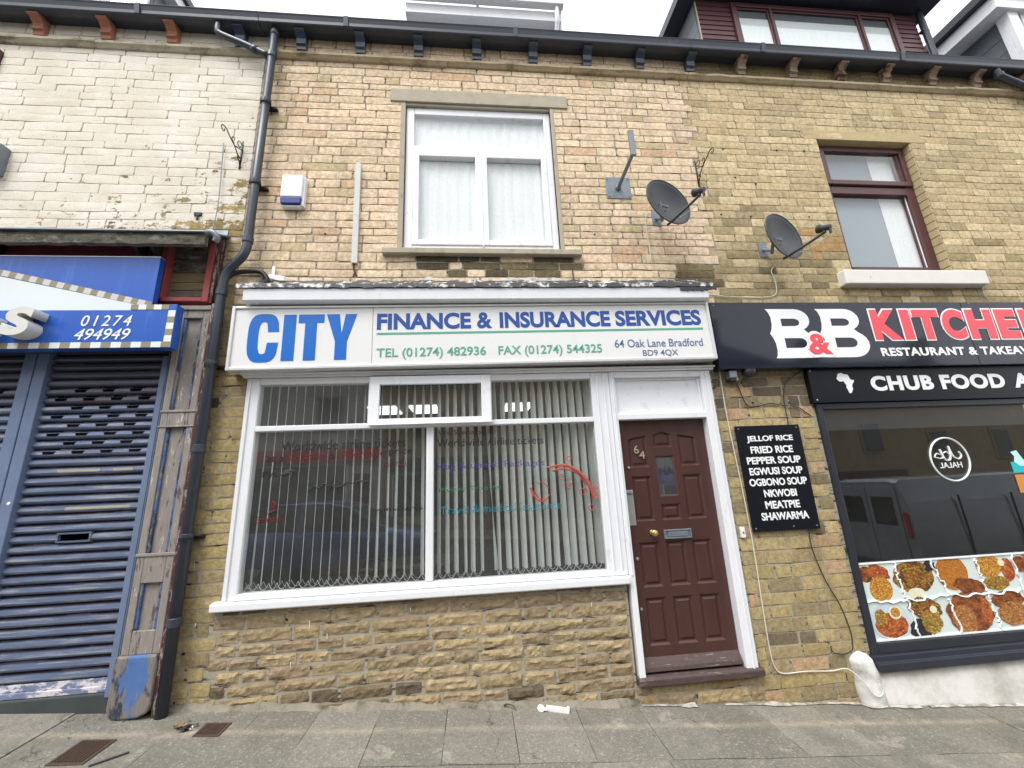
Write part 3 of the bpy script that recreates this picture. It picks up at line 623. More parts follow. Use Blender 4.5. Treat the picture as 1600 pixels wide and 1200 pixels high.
for a, b, c, d in ((-.60, .865, 5.255, 5.68), (-.54, .068, 4.08, 5.115), (.195, .805, 4.08, 5.115)): pane('pane', m_glass3, w, a, b, c, d, .06)
mb = MB(); n = 120
V = []
for i in range(n+1):
    x = -.62+1.5*i/n; y = .10+.003*math.sin(x*55)+.004*noise.noise((x*30, 0, 0)); V += [(x, y, 4.0), (x, y+.002*math.sin(x*40), 5.7)]
mb.add(V, [(2*i, 2*i+2, 2*i+3, 2*i+1) for i in range(n)]); mb.build('net_curtain', m_lace, w, smooth=True)
# right house: brown window set deep
B('lintel', m_sand, right, (4.06, 5.66, -.008, .20, 5.523, 5.66), bevel=.006)
B('sill', m_sillw, right, (4.02, 5.76, -.10, .20, 3.535, 3.705), bevel=.014, seg=3)
B('stone_reveal', m_sand, right, *[(5.478, 5.492, .0, .10, 3.72+i*.10, 3.72+i*.10+.092) for i in range(18)], bevel=.003)
X0, X1 = 4.225, 5.478
w = MB(); w.box(X0, X0+.135, .10, .18, 3.705, 5.523); w.box(X1-.11, X1, .10, .18, 3.705, 5.523); w.box(X0+.135, X1-.11, .10, .18, 5.47, 5.523); w.box(X0+.135, X1-.11, .10, .18, 3.705, 3.855); w.box(X0+.135, X1-.11, .10, .18, 4.84, 4.94)
w = w.build('window', m_brownf, right, bevel=.006)
mb = MB(); ring(mb, X0+.085, X1-.015, 4.955, 5.50, .065, .075, .13); mb.build('top_casement', m_brownf, w, bevel=.008)
pane('pane', m_glass3, w, X0+.15, X1-.08, 5.02, 5.435, .105); pane('pane', m_glass3, w, X0+.135, X1-.11, 3.855, 4.84, .14)
B('curtain', m_curt, w, (X0, 5.06, .192, .196, 3.7, 5.5), bevel=0); B('side_curtain', m_lace, w, (5.06, X1, .186, .19, 3.7, 5.5), bevel=0)
for a_ in ((X0+.135, X0+.142, 3.855, 4.84), (X1-.117, X1-.11, 3.855, 4.84)): B('putty_bead', m_upvc, w, (a_[0], a_[1], .132, .14, a_[2], a_[3]), bevel=0)
# left house: edge of a dark timber window
w = MB(); ring(w, -5.95, -4.83, 4.55, 6.22, .10, -.05, .15); w = w.build('window', m_brownf, left, bevel=.01); pane('pane', m_glass3, w, -5.85, -4.93, 4.65, 6.12, .05); B('curtain', m_lace, w, (-5.9, -4.9, .12, .13, 4.6, 6.2), bevel=0)

# ------------------------------------------------------------------ rooms behind the glass
def room(root, x0, x1, y0, y1, z0, z1, mw, mf, mc=None):
    mb = MB(); mb.box(x0, x1, y1, y1+.05, z0, z1); mb.box(x0-.05, x0, y0, y1, z0, z1); mb.box(x1, x1+.05, y0, y1, z0, z1); mb.box(x0, x1, y0, y1, z1, z1+.05)
    mb.build('inner_wall', mw, root); B('inner_floor', mf, root, (x0, x1, y0, y1, z0-.05, z0), bevel=0)
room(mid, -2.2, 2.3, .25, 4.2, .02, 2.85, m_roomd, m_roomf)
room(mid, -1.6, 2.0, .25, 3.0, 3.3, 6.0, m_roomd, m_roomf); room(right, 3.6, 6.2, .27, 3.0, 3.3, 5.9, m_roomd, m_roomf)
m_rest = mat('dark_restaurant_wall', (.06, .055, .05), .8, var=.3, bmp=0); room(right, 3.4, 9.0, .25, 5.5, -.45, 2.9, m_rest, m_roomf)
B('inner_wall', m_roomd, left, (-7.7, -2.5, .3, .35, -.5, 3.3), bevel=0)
for a in (-1.62, -1.0, .5): B('ceiling_lamp', m_lamp, mid, (a, a+.42, 2.5, 3.1, 2.81, 2.84), bevel=0)

def desk(name, label, x, y, z):
    t = thing(name, label, 'desk', (x, y, z))
    B('desk_top', m_desk, t, (x-.7, x+.7, y-.35, y+.35, z+.71, z+.74)); B('modesty_panel', m_desk, t, (x-.65, x+.65, y-.3, y-.28, z+.15, z+.7))
    for sx in (-.66, .62): B('leg', m_desk, t, (x+sx, x+sx+.04, y-.33, y+.33, z, z+.71))
desk('office_desk', 'brown desk standing inside the office behind the left glass pane', -1.0, 1.6, .02)
def monitor(label, x, y, z):
    t = thing('computer_monitor', label, 'monitor', (x, y, z)); B('screen', m_plasb, t, (x-.25, x+.25, y, y+.03, z+.1, z+.42)); B('stand', m_plasb, t, (x-.03, x+.03, y+.03, y+.06, z+.012, z+.3), (x-.12, x+.12, y-.05, y+.12, z, z+.012))
monitor('black computer monitor on the brown office desk', -1.2, 1.6, .762)
def chair(label, x, y, z, rz):
    t = thing('plastic_chair', label, 'chair', (x, y, z), 'chairs inside the restaurant', (0, 0, rz)); m = mat('white_chair_shell', (.55, .56, .57), .4, bmp=0)
    o0 = Vector((x, y, z)); mb = MB(); V = []; nx, nz = 6, 8
    for j in range(nz+1):
        v = j/nz
        for i in range(nx+1):
            u = i/nx-.5; wd = .44-.10*v**2; V.append((x+u*wd, y+.20+.06*v-.10*(2*u)**2*1.0, z+.44+.40*v-(.04*(2*abs(u))**3 if v > .8 else 0)))
    mb.add(V, [(j*7+i, j*7+i+1, (j+1)*7+i+1, (j+1)*7+i) for j in range(nz) for i in range(nx)]); b = mb.build('backrest', m, t, smooth=True); s_ = b.modifiers.new('thick', 'SOLIDIFY'); s_.thickness = .012
    B('seat', m, t, (x-.21, x+.21, y-.2, y+.2, z+.43, z+.45), bevel=.02)
    for sx in (-1, 1):
        for sy in (-1, 1): l = MB(); l.tube([(x+sx*.14, y+sy*.13, z+.43), (x+sx*.21, y+sy*.2, z)], .012, 6); l.build('leg', m_steel, t)
chair('white plastic chair seen through the restaurant glass below the halal badge', 4.95, .95, -.30, 2.9)
chair('pale plastic chair behind the glass at the left end of the food pictures', 3.95, .75, -.33, 3.3)

def table(label, x, y, z):
    t = thing('cafe_table', label, 'table', (x, y, z)); B('table_top', m_desk, t, (x-.35, x+.35, y-.35, y+.35, z+.72, z+.75), bevel=.006); mb = MB(); mb.lathe((x, y, z), (0, 0, 1), [(.22, 0), (.22, .015), (.03, .03), (.03, .72)], 16); mb.build('pedestal', m_plasb, t)
table('brown cafe table between the two plastic chairs inside the restaurant', 4.45, 1.35, -.33)
bn = thing('wall_banner', 'dim purple and red banner on the back wall inside the restaurant', 'banner', (7.0, 5.45, 1.6)); B('cloth', mat('purple_banner_cloth', (.22, .04, .20), .8, bmp=0), bn, (6.9, 7.25, 5.44, 5.46, 1.2, 2.5)); B('stripe', mat('red_banner_stripe', (.5, .08, .04), .8, bmp=0), bn, (7.02, 7.13, 5.43, 5.44, 1.25, 2.45), bevel=0)
sv = thing('counter', 'dark serving counter at the back of the restaurant', 'counter', (6.2, 4.6, -.4)); B('counter_front', m_desk, sv, (5.2, 7.6, 4.4, 4.45, -.4, .75)); B('counter_top', m_steel, sv, (5.15, 7.65, 4.35, 4.9, .75, .80))
rd_ = random.Random(6)
for k in range(7):
    x = 5.4+k*.3; mb = MB(); mb.lathe((x, 4.6, .80), (0, 0, 1), [(.04, 0), (.042, .02), (.042, .17), (.014, .22), (.014, .27), (.0, .272)], 12); o = mb.build('drink_bottle', mat(('red', 'green', 'amber')[k % 3]+'_bottle', ((.35, .03, .03), (.04, .22, .06), (.35, .16, .03))[k % 3], .15, bmp=0), smooth=True); tag(o, ('red', 'green', 'amber')[k % 3]+' bottle standing on the restaurant counter', 'bottle', 'bottles on the restaurant counter, '+('red', 'green', 'amber')[k % 3])
# ------------------------------------------------------------------ middle shopfront
sh = MB()
sh.box(-2.01, -1.90, -.03, .06, .80, 2.615); sh.box(-1.90, 1.12, -.03, .06, 2.555, 2.615)     # left jamb, head
sh.box(1.12, 1.30, -.03, .06, .80, 2.615)                                                    # post to the door
sh.box(-1.90, 1.12, -.032, .06, 2.135, 2.182); sh.box(-.432, -.368, -.031, .06, .845, 2.135)  # transom, mullion
sh.box(-.955, -.925, -.030, .06, 2.182, 2.555); sh.box(.145, .165, -.030, .06, 2.182, 2.555)
sh.box(-1.90, 1.12, -.03, .06, .80, .845)
sf = sh.build('shop_window', m_wpaint, mid, bevel=.006)
mb = MB(); ring(mb, -2.0, -1.885, .80, 2.60, .022, -.044, -.03); mb.box(1.165, 1.18, -.042, -.03, .80, 2.6); mb.box(1.23, 1.245, -.042, -.03, .8, 2.6)
for a, b in ((-1.985, -1.97), (1.165, 1.18), (1.235, 1.25)): B('beading', m_wpaint, sf, (a, b, -.043, -.03, .80, 2.6))
mb = MB(); mb.prof([(-.03, .80), (-.065, .792), (-.072, .785), (-.072, .738), (-.06, .73), (.05, .73), (.05, .80)], -2.07, 1.295); mb.prof([(-.03, .80), (-.050, .80), (-.050, .815), (-.03, .83)], -1.93, 1.28); mb.build('sill', m_wpaint, sf, bevel=.005)
mb = MB(); ring(mb, -.935, .155, 2.16, 2.60, .088, -.075, -.03, .075, .05); mb.prof([(-.075, 2.16), (-.10, 2.15), (-.10, 2.162), (-.03, 2.175)], -.94, .16); mb.build('opening_light', m_upvc, sf, bevel=.008)
for a, b, c, d in ((-1.90, -.955, 2.182, 2.555), (-.85, .07, 2.205, 2.53), (.165, 1.12, 2.182, 2.555)): pane('pane', m_glass, sf, a, b, c, d, .0)
pl = pane('pane', m_glass, sf, -1.90, -.432, .845, 2.135, .0); pr = pane('pane', m_glass, sf, -.368, 1.12, .845, 2.135, .0)
m_tb = mat('dark_window_vinyl', (.03, .03, .03), .4, bmp=0); m_tr = mat('red_window_vinyl', (.20, .025, .022), .4, bmp=0); m_tp = mat('violet_window_vinyl', (.10, .06, .30), .4, bmp=0)
m_tg = mat('green_window_vinyl', (.04, .24, .09), .4, bmp=0); m_tc = mat('cyan_window_vinyl', (.02, .27, .36), .4, bmp=0); m_coral = mat('coral_window_vinyl', (.50, .10, .07), .4, bmp=0)
for _v in (m_tb, m_tr, m_tp, m_tg, m_tc, m_coral):    # thin worn vinyl, half see-through
    _n = _v.node_tree; _p = _n.nodes['Principled BSDF']; _p.inputs['Alpha'].default_value = {'dark_window_vinyl': .8, 'coral_window_vinyl': .75}.get(_v.name, .5)
Y_ = -.003
def wt(s, x0, x1, z0, z1, m, par, **k): return text('window_lettering', s, x0, x1, z0, z1, Y_, m, par, ext=.0008, **k)
wt('Worldwide airline tickets', -1.68, -.62, 1.965, 2.045, m_tb, pl); wt('at a', -1.79, -1.65, 1.87, 1.925, m_tb, pl); wt('Competitive', -1.60, -1.30, 1.865, 1.94, m_tr, pl); wt('&', -1.275, -1.225, 1.88, 1.94, m_tb, pl)
wt('Affordable', -1.17, -.80, 1.885, 1.955, m_tr, pl); wt('price', -.76, -.56, 1.885, 1.955, m_tb, pl)
wt('PIA', -1.81, -1.69, 1.745, 1.795, m_tb, pl, bold=.02); wt('QATAR', -.80, -.60, 1.79, 1.83, m_tr, pl); wt('Emirates', -1.83, -1.62, 1.375, 1.425, m_tr, pl, bold=.01); wt('AIRWAYS', -.86, -.46, 1.42, 1.445, m_tb, pl)
mb = MB()
for k in range(5): mb.tube([(-1.67+.01*k, -.004, 1.755+.011*k), (-1.60, -.004, 1.775+.007*k), (-1.57+.005*k, -.004, 1.745+.012*k)], .0035, 5)
mb.build('wing_sticker', m_tb, pl)
mb = MB()
for k in range(4): mb.tube(smooth_path([(-1.75+.02*k, -.004, 1.44+.01*k), (-1.70+.01*k, -.004, 1.47), (-1.68-.01*k, -.004, 1.52), (-1.71, -.004, 1.545)], 3), .005, 5)
mb.build('flame_sticker', m_tr, pl)
mb = MB()
for k, (x, z) in enumerate(((-1.38, 1.64), (-1.30, 1.655), (-1.22, 1.64), (-1.10, 1.665), (-1.0, 1.67))): mb.tube(smooth_path([(x-.04, -.004, z-.02), (x, -.004, z+.02), (x+.03, -.004, z), (x+.07, -.004, z+.015)], 3), .005, 5)
mb.build('script_sticker', m_tb, pl)
wt('We Specialise In:', -.33, .19, 2.045, 2.10, m_tr, pr); wt('Worldwide Airline tickets', -.34, .63, 1.95, 2.02, m_tb, pr); wt('Hajj & umrah Packages', -.335, .63, 1.735, 1.81, m_tp, pr)
wt('Money Transfer', -.32, .245, 1.545, 1.60, m_tg, pr); wt('Travel & medical Insurance', -.31, .76, 1.37, 1.435, m_tc, pr)
mb = MB()
def swirl(pts, r, r1=None): mb.tube(smooth_path([(x, -.004, z) for x, z in pts], 5), r, 6, r1=r1)
swirl([(.64, 1.73), (.74, 1.745), (.84, 1.74), (.94, 1.68), (1.02, 1.58), (1.07, 1.44)], .008, .02); swirl([(.70, 1.70), (.80, 1.715), (.92, 1.67), (1.0, 1.56)], .012, .004)
swirl([(.49, 1.56), (.53, 1.47), (.60, 1.44), (.66, 1.50)], .010, .004); swirl([(.52, 1.53), (.57, 1.46), (.64, 1.47)], .008, .003); swirl([(.55, 1.60), (.61, 1.60), (.65, 1.55)], .005)
for (x, z, r) in ((.86, 1.80, .03), (.84, 1.56, .035), (.96, 1.50, .04), (1.03, 1.36, .035), (.77, 1.64, .03), (1.08, 1.52, .03)):
    swirl([(x+r*math.cos(t)*(1-t*.09), z+r*math.sin(t)*(1-t*.09)) for t in [k*.7 for k in range(11)]], .0035)
mb.build('henna_swirl_sticker', m_coral, pr)
# head trims under the sign
B('head_trim', m_wpaint, mid, (-2.04, 2.37, -.055, .0, 2.618, 2.640), (-2.06, 2.38, -.075, .0, 2.640, 2.656), bevel=.004)
# door frame and door
mb = MB(); mb.box(1.302, 1.355, -.035, .10, -.045, 2.615); mb.box(2.232, 2.335, -.035, .10, -.02, 2.615); mb.box(1.355, 2.232, -.033, .10, 2.555, 2.615); mb.box(1.355, 2.232, -.033, .10, 2.145, 2.20)
mb.box(2.28, 2.30, -.046, -.035, -.01, 2.61); mb.box(1.32, 1.335, -.046, -.035, .79, 2.61)
df = mb.build('door_frame', m_wpaint, mid, bevel=.006)
mb = MB(); mb.box(1.355, 2.232, .02, .04, 2.20, 2.555); ring(mb, 1.356, 2.231, 2.2, 2.554, .018, .0, .02); mb.build('overdoor_panel', m_upvc, df, bevel=.003)
mb = MB(); mb.prof([(.05, .02), (-.05, .02), (-.062, .008), (-.058, -.042), (.05, -.042)], 1.285, 2.372); mb.build('threshold', m_step, mid, bevel=.008)
door = MB(); yS, yB = .045, .062
cs = [(1.45, 1.635), (1.70, 1.885), (1.945, 2.13)]
holes = [(cs[0][0], cs[0][1], 1.70, 2.0), (cs[2][0], cs[2][1], 1.70, 2.0), (cs[1][0], cs[1][1], 1.88, 2.03), (cs[1][0], cs[1][1], 1.43, 1.80), (cs[0][0], cs[0][1], 1.22, 1.62), (cs[2][0], cs[2][1], 1.22, 1.62), (cs[1][0], cs[1][1], 1.22, 1.36)]
for c_ in cs: holes += [(c_[0], c_[1], .67, 1.04), (c_[0], c_[1], .215, .585)]
xs = sorted({1.36, 2.227, *[v for h in holes for v in h[:2]]}); zs = sorted({.06, 2.14, *[v for h in holes for v in h[2:]]})
inh = lambda x, z: any(h[0] < x < h[1] and h[2] < z < h[3] for h in holes)
for i in range(len(xs)-1):
    for j in range(len(zs)-1):
        a, b, c, d = xs[i], xs[i+1], zs[j], zs[j+1]
        if inh((a+b)/2, (c+d)/2): continue
        door.add([(a, yS, c), (b, yS, c), (b, yS, d), (a, yS, d)], [(0, 1, 2, 3)])
for h in holes:     # sloped mouldings, then raised fields
    a, b, c, d = h; e_ = .016
    door.add([(a, yS, c), (b, yS, c), (b, yS, d), (a, yS, d), (a+e_, yB, c+e_), (b-e_, yB, c+e_), (b-e_, yB, d-e_), (a+e_, yB, d-e_)], [(0, 1, 5, 4), (1, 2, 6, 5), (2, 3, 7, 6), (3, 0, 4, 7)])
    if h == holes[3]: continue
    g = e_+.012; k = g+.014; yF = .052
    door.add([(a+e_, yB, c+e_), (b-e_, yB, c+e_), (b-e_, yB, d-e_), (a+e_, yB, d-e_), (a+g, yB, c+g), (b-g, yB, c+g), (b-g, yB, d-g), (a+g, yB, d-g), (a+k, yF, c+k), (b-k, yF, c+k), (b-k, yF, d-k), (a+k, yF, d-k)],
             [(0, 1, 5, 4), (1, 2, 6, 5), (2, 3, 7, 6), (3, 0, 4, 7), (4, 5, 9, 8), (5, 6, 10, 9), (6, 7, 11, 10), (7, 4, 8, 11), (8, 9, 10, 11)])
# arched heads over the three top panels
door.prism([(cs[0][0], 2.001), (cs[0][0], 1.965), (cs[0][1], 2.0)], yS-.001, yB); door.prism([(cs[2][1], 2.001), (cs[2][1], 1.965), (cs[2][0], 2.0)], yS-.001, yB)
door.prism([(cs[1][0], 2.031), (cs[1][0], 2.0), (cs[1][0]+.08, 2.031)], yS-.001, yB); door.prism([(cs[1][1], 2.031), (cs[1][1]-.08, 2.031), (cs[1][1], 2.0)], yS-.001, yB)
door.box(1.36, 2.227, .085, .09, .06, 2.14)
dl = door.build('door', m_door, mid)
pane('door_pane', m_glass, dl, cs[1][0], cs[1][1], 1.43, 1.80, .058); B('pane_backing', m_black, dl, (cs[1][0], cs[1][1], .066, .07, 1.43, 1.80), bevel=0)
text('pane_reflection', 'HA', 1.735, 1.865, 1.63, 1.70, .055, mat('dim_grey_reflection', (.035, .04, .04), .4, bmp=0), dl, ext=.001)  # reflection of a sign opposite, put on the pane as grey letters
mb = MB(); mb.prof([(.045, .135), (.02, .10), (.0, .07), (-.005, .04), (.045, .035)], 1.37, 2.225); mb.build('weatherboard', m_step, dl, bevel=.004)
mb = MB(); mb.lathe((1.585, .045, 1.12), (0, -1, 0), [(.026, 0), (.026, .006), (.012, .01), (.012, .03), (.022, .036), (.030, .050), (.028, .064), (.014, .070), (.0, .071)], 20); mb.build('door_knob', m_brass, dl, smooth=True)
mb = MB(); mb.box(1.69, 1.95, .036, .045, 1.058, 1.138); ring(mb, 1.69, 1.95, 1.058, 1.138, .014, .028, .036); mb.box(1.725, 1.915, .026, .036, 1.076, 1.118); mb.build('letterbox', m_galv, dl, bevel=.003)
pp = B('push_plate', m_steel, dl, (1.365, 1.445, .040, .045, 1.19, 1.50), bevel=.002); text('plate_lettering', 'PUSH', 1.372, 1.438, 1.455, 1.475, .0385, m_tb, pp, bold=.02, ext=.0006)
m_num = mat('pale_brass_digit', (.52, .44, .30), .35, .5, bmp=0); text('house_number', '6', 1.50, 1.545, 1.83, 1.905, .040, m_num, dl, ext=.004); text('house_number', '4', 1.545, 1.60, 1.78, 1.85, .040, m_num, dl, ext=.004)
for x, z, r in ((1.432, 1.70, .015), (1.418, .905, .017), (1.406, .50, .016)):
    mb = MB(); mb.lathe((x, .045, z), (0, -1, 0), [(r, 0), (r, .005), (r*.8, .008), (.0, .009)], 14); mb.build('keyhole_cover', m_keyb, dl, smooth=True)

# vertical blind
bl = thing('vertical_blind', 'pale green vertical blind hanging inside the white shop window', 'blind', (-.4, .12, 2.6))
B('headrail', m_upvc, bl, (-1.95, 1.15, .065, .115, 2.60, 2.64))
rb = random.Random(8); x = -1.93; k = 0; bots = []
while x < 1.12:
    wv = .089; ang = rad(-20-7*(x+1.9)/3)+rad(rb.uniform(-2.5, 2.5)); bend = rb.uniform(-.01, .01); twist = rb.uniform(-.12, .12)
    if abs(x-.13) < .035: twist = .9; bend = .05
    
    V = []; n = 10
    for j in range(n+1):
        t = j/n; z = 2.60+(.885-2.60)*t; aa = ang+twist*t*t
        if t < .08: aa = aa*(t/.08)*.9+rad(-10)*(1-t/.08)
        hw = wv/2*(.75 if t < .03 else 1)
        for s in (-1, -.33, .33, 1): V.append((x+bend*t*t+s*hw*math.sin(aa)+.004*(1-s*s)*math.cos(aa), .088+s*hw*math.cos(aa), z))
    mb = MB(); mb.add(V, [(j*4+i, j*4+i+1, (j+1)*4+i+1, (j+1)*4+i) for j in range(n) for i in range(3)])
    o = mb.build('slat', m_slat, bl, smooth=True)
    bots.append(x+bend); x += .0760*rb.uniform(.95, 1.05); k += 1
mb = MB()
for a, b in zip(bots[:-1], bots[1:]):
    if b-a > .115: continue
    for yy in (.045, .13): mb.tube([(a+(b-a)*t, yy, .90-.05*4*t*(1-t)) for t in [q/6 for q in range(7)]], .0019, 4, cap=False)
mb.build('bead_chain', m_upvc, bl)

# ------------------------------------------------------------------ middle sign and fascia
fs = thing('fascia_board', 'white wooden fascia board under the ragged lead flashing', 'fascia board', (.17, 0, 3.3), rot=(0, -.006, 0))
mb = MB(); mb.prof([(.0, 3.45), (-.21, 3.42), (-.225, 3.405), (-.22, 3.30), (-.205, 3.285), (-.17, 3.283), (.0, 3.30)], -2.03, 2.345); mb.build('board', m_wpaint, fs, bevel=.004)
mb = MB(); mb.box(-2.0, 2.3, -.14, -.02, 3.27, 3.30); mb.build('soffit', mat('grey_soffit', (.34, .34, .33), .8, bmp=.1), fs)
n = 150; V = []; rr = random.Random(3)
for i in range(n+1):
    x = -2.09+4.49*i/n; j1 = noise.noise((x*7, 1, 0))*.014+noise.noise((x*31, 1, 5))*.010; j2 = noise.noise((x*9, 5, 0))*.02+noise.noise((x*25, 4, 2))*.012
    for y, z in ((-.010, 3.60+j2), (-.03, 3.575+j1), (-.10, 3.52+j1), (-.215, 3.462+j1*.6), (-.235, 3.452), (-.24+j1*.3, 3.412+j2*.5), (-.225, 3.410+j2*.5)): V.append((x, y, z))
mb = MB(); mb.add(V, [(i*7+j, i*7+j+1, (i+1)*7+j+1, (i+1)*7+j) for i in range(n) for j in range(6)]); mb.build('lead_flashing', m_lead, fs)
mb = MB(); mb.add([(2.05+.02*i, -.235-.008*noise.noise((i*1.3, 2, 0)), z+.02*noise.noise((i*.9, z*9, 0))) for i in range(20) for z in (3.375, 3.44)], [(2*i, 2*i+2, 2*i+3, 2*i+1) for i in range(19)])
o = mb.build('torn_felt', m_black, fs); s_ = o.modifiers.new('thick', 'SOLIDIFY'); s_.thickness = .01
sg = thing('shop_sign', 'long white shop sign with blue CITY lettering and green telephone numbers', 'sign', (.11, -.15, 2.97), rot=(0, -.009, 0))
mb = MB(); ring(mb, -2.135, 2.36, 2.672, 3.272, .028, -.165, -.02, .022, .03); mb.build('sign_frame', m_alu, sg, bevel=.005)
B('sign_panel', m_signw, sg, (-2.107, -.912, -.150, -.10, 2.702, 3.250), (-.908, 2.332, -.150, -.10, 2.702, 3.250), bevel=.0015)
ys = -.1515
def bl_poly(name, polys, m, par, y0, t=.0022):
    mb = MB()
    for p in polys: mb.prism(p, y0-t, y0)
    return mb.build(name, m, par)
def fill2d(name, splines, m, par, y, t=.002):
    c = bpy.data.curves.new(name, 'CURVE'); c.dimensions = '2D'; c.fill_mode = 'BOTH'; c.extrude = .01
    for sp in splines:
        s_ = c.splines.new('POLY'); s_.points.add(len(sp)-1); s_.use_cyclic_u = True
        for p, q in zip(s_.points, sp): p.co = (q[0], q[1], 0, 1)
    tmp = bpy.data.objects.new(name, c); C.objects.link(tmp)
    me = bpy.data.meshes.new_from_object(tmp.evaluated_get(bpy.context.evaluated_depsgraph_get())); bpy.data.objects.remove(tmp); bpy.data.curves.remove(c)
    o0 = origin(par)
    for v in me.vertices: v.co = Vector((v.co.x-o0.x, y-(t if v.co.z > 0 else 0)-o0.y, v.co.y-o0.z))
    me.materials.clear(); me.materials.append(m); o = bpy.data.objects.new(name, me); C.objects.link(o); o.parent = par; return o
def sm2(pts, n=5):
    P = [Vector((*p, 0)) for p in pts]; N = len(P); out = []
    for i in range(N):
        a, b, c, d = P[i-1], P[i], P[(i+1) % N], P[(i+2) % N]
        for k in range(n): t = k/n; q = .5*((2*b)+(c-a)*t+(2*a-5*b+4*c-d)*t*t+(3*b-a-3*c+d)*t**3); out.append((q.x, q.y))
    return out
def capB(x0, x1, z0, z1):
    F = lambda u, v: (x0+u*(x1-x0), z0+v*(z1-z0)); arc = lambda cx, cz, rx, rz, a0, a1, n=9: [F(cx+rx*math.cos(rad(a0+(a1-a0)*i/n)), cz+rz*math.sin(rad(a0+(a1-a0)*i/n))) for i in range(n+1)]
    outer = [F(.0, 1.0)]+arc(.60, .775, .30, .225, 90, -62)+arc(.64, .27, .36, .27, 62, -90)+[F(.04, .0), F(.075, .06), F(.095, .16), F(.09, .30), F(.06, .40), F(.01, .50), F(.05, .56), F(.085, .68), F(.085, .84), F(.05, .94)]
    h1 = [F(.29, .80), F(.29, .645)]+arc(.56, .722, .12, .078, -90, 90, 6); h2 = [F(.29, .40), F(.29, .20)]+arc(.62, .30, .13, .10, -90, 90, 6)
    return [outer, h1, h2]
# CITY drawn as heavy condensed capitals
def capC(x0, x1, z0, z1):
    F = lambda u, v: (x0+u*(x1-x0), z0+v*(z1-z0)); se = lambda r, q, a, p=.62: F(.5+r*math.copysign(abs(math.cos(a))**p, math.cos(a)), .5+q*math.copysign(abs(math.sin(a))**p, math.sin(a)))
    A = lambda a0, a1, n=20: [rad(a0+(a1-a0)*i/n) for i in range(n+1)]
    return [[F(1, .62)]+[se(.5, .5, a) for a in A(28, 180)]+[se(.5, .5, a) for a in A(180, 332)][1:]+[F(1, .40), F(.64, .40)]+[se(.16, .33, a, .7) for a in A(-60, -180, 10)]+[se(.16, .33, a, .7) for a in A(180, 60, 10)][1:]+[F(.64, .62)]]
fill2d('lettering', capC(-1.985, -1.722, 2.742, 3.20), m_bluep, sg, -.1505)
bl_poly('lettering', [[(-1.690, 2.752), (-1.582, 2.752), (-1.582, 3.19), (-1.690, 3.19)]], m_bluep, sg, -.1505)
bl_poly('lettering', [[(-1.562, 3.107), (-1.503, 3.107), (-1.503, 2.752), (-1.400, 2.752), (-1.400, 3.107), (-1.338, 3.107), (-1.338, 3.19), (-1.562, 3.19)]], m_bluep, sg, -.1505)
bl_poly('lettering', [[(-1.320, 3.19), (-1.205, 3.19), (-1.182, 3.00), (-1.152, 3.19), (-1.050, 3.19), (-1.132, 2.925), (-1.132, 2.752), (-1.236, 2.752), (-1.236, 2.925)]], m_bluep, sg, -.1505)
for s_, a_, b_, k_ in (('FINANCE', -.872, -.012, .038), ('&', .044, .186, .030), ('INSURANCE', .258, 1.334, .038), ('SERVICES', 1.388, 2.262, .038)): text('lettering', s_, a_, b_, 3.030, 3.192, ys, m_bluef, sg, bold=k_)
B('underline', m_green, sg, (-.872, 2.27, -.1522, -.1505, 2.982, 3.002), bevel=0)
text('lettering', 'TEL (01274) 482936', -.868, .118, 2.742, 2.852, ys, m_green, sg, bold=.014)
text('lettering', 'FAX (01274) 544325', .234, 1.222, 2.742, 2.852, ys, m_green, sg, bold=.014)
text('lettering', '64 Oak Lane Bradford', 1.352, 2.240, 2.812, 2.892, ys, m_addr, sg, bold=.004)
text('lettering', 'BD9 4QX', 1.62, 1.972, 2.712, 2.782, ys, m_addr, sg, bold=.004)

# ------------------------------------------------------------------ restaurant signs
rs = thing('restaurant_sign', 'long glossy black sign with huge white B&B and coral KITCHEN lettering', 'sign', (4.2, -.12, 2.95))
B('sign_panel', m_signbk, rs, (2.398, 5.262, -.12, -.0, 2.60, 3.305), (5.265, 8.3, -.12, -.0, 2.60, 3.305), bevel=.003)
fill2d('lettering', capB(2.985, 3.500, 2.700, 3.228), m_ltw, rs, -.1215); fill2d('lettering', capB(3.535, 4.060, 2.700, 3.228), m_ltw, rs, -.1215)
B('lettering', m_ltw, rs, (3.30, 3.62, -.1232, -.1215, 2.701, 2.80), bevel=0)
text('ampersand_outline', '&', 3.352, 3.648, 2.705, 2.985, -.1255, m_ltw, rs, bold=.10); text('ampersand', '&', 3.378, 3.622, 2.738, 2.955, -.1275, m_ltr, rs, bold=.035)
for s_, a_, b_ in (('K', 4.145, 4.455), ('I', 4.490, 4.600), ('T', 4.635, 4.935), ('C', 4.965, 5.225), ('H', 5.270, 5.580), ('E', 5.625, 5.870), ('N', 5.925, 6.250)):
    if s_ == 'I': B('lettering_outline', m_ltw, rs, (a_-.014, b_+.014, -.1240, -.1210, 2.868, 3.232), bevel=0); B('lettering', m_ltr, rs, (a_, b_, -.1275, -.1245, 2.884, 3.216), bevel=0)
    else: text('lettering_outline', s_, a_-.014, b_+.014, 2.868, 3.232, -.1225, m_ltw, rs, bold=.075); text('lettering', s_, a_, b_, 2.884, 3.216, -.1260, m_ltr, rs, bold=.058)
text('lettering', 'RESTAURANT & TAKEAWAY', 4.167, 6.16, 2.705, 2.795, -.1225, m_ltw, rs, bold=.034, spacing=1.08)
mb = MB()
for x in (4.16+1.2, 6.9): mb.lathe((x, -.12, 3.285), (0, -1, 0), [(.008, 0), (.008, .003), (0, .005)], 8)
mb.lathe((2.44, -.12, 3.27), (0, -1, 0), [(.008, 0), (.008, .003), (0, .005)], 8); mb.build('screw', m_galv, rs)
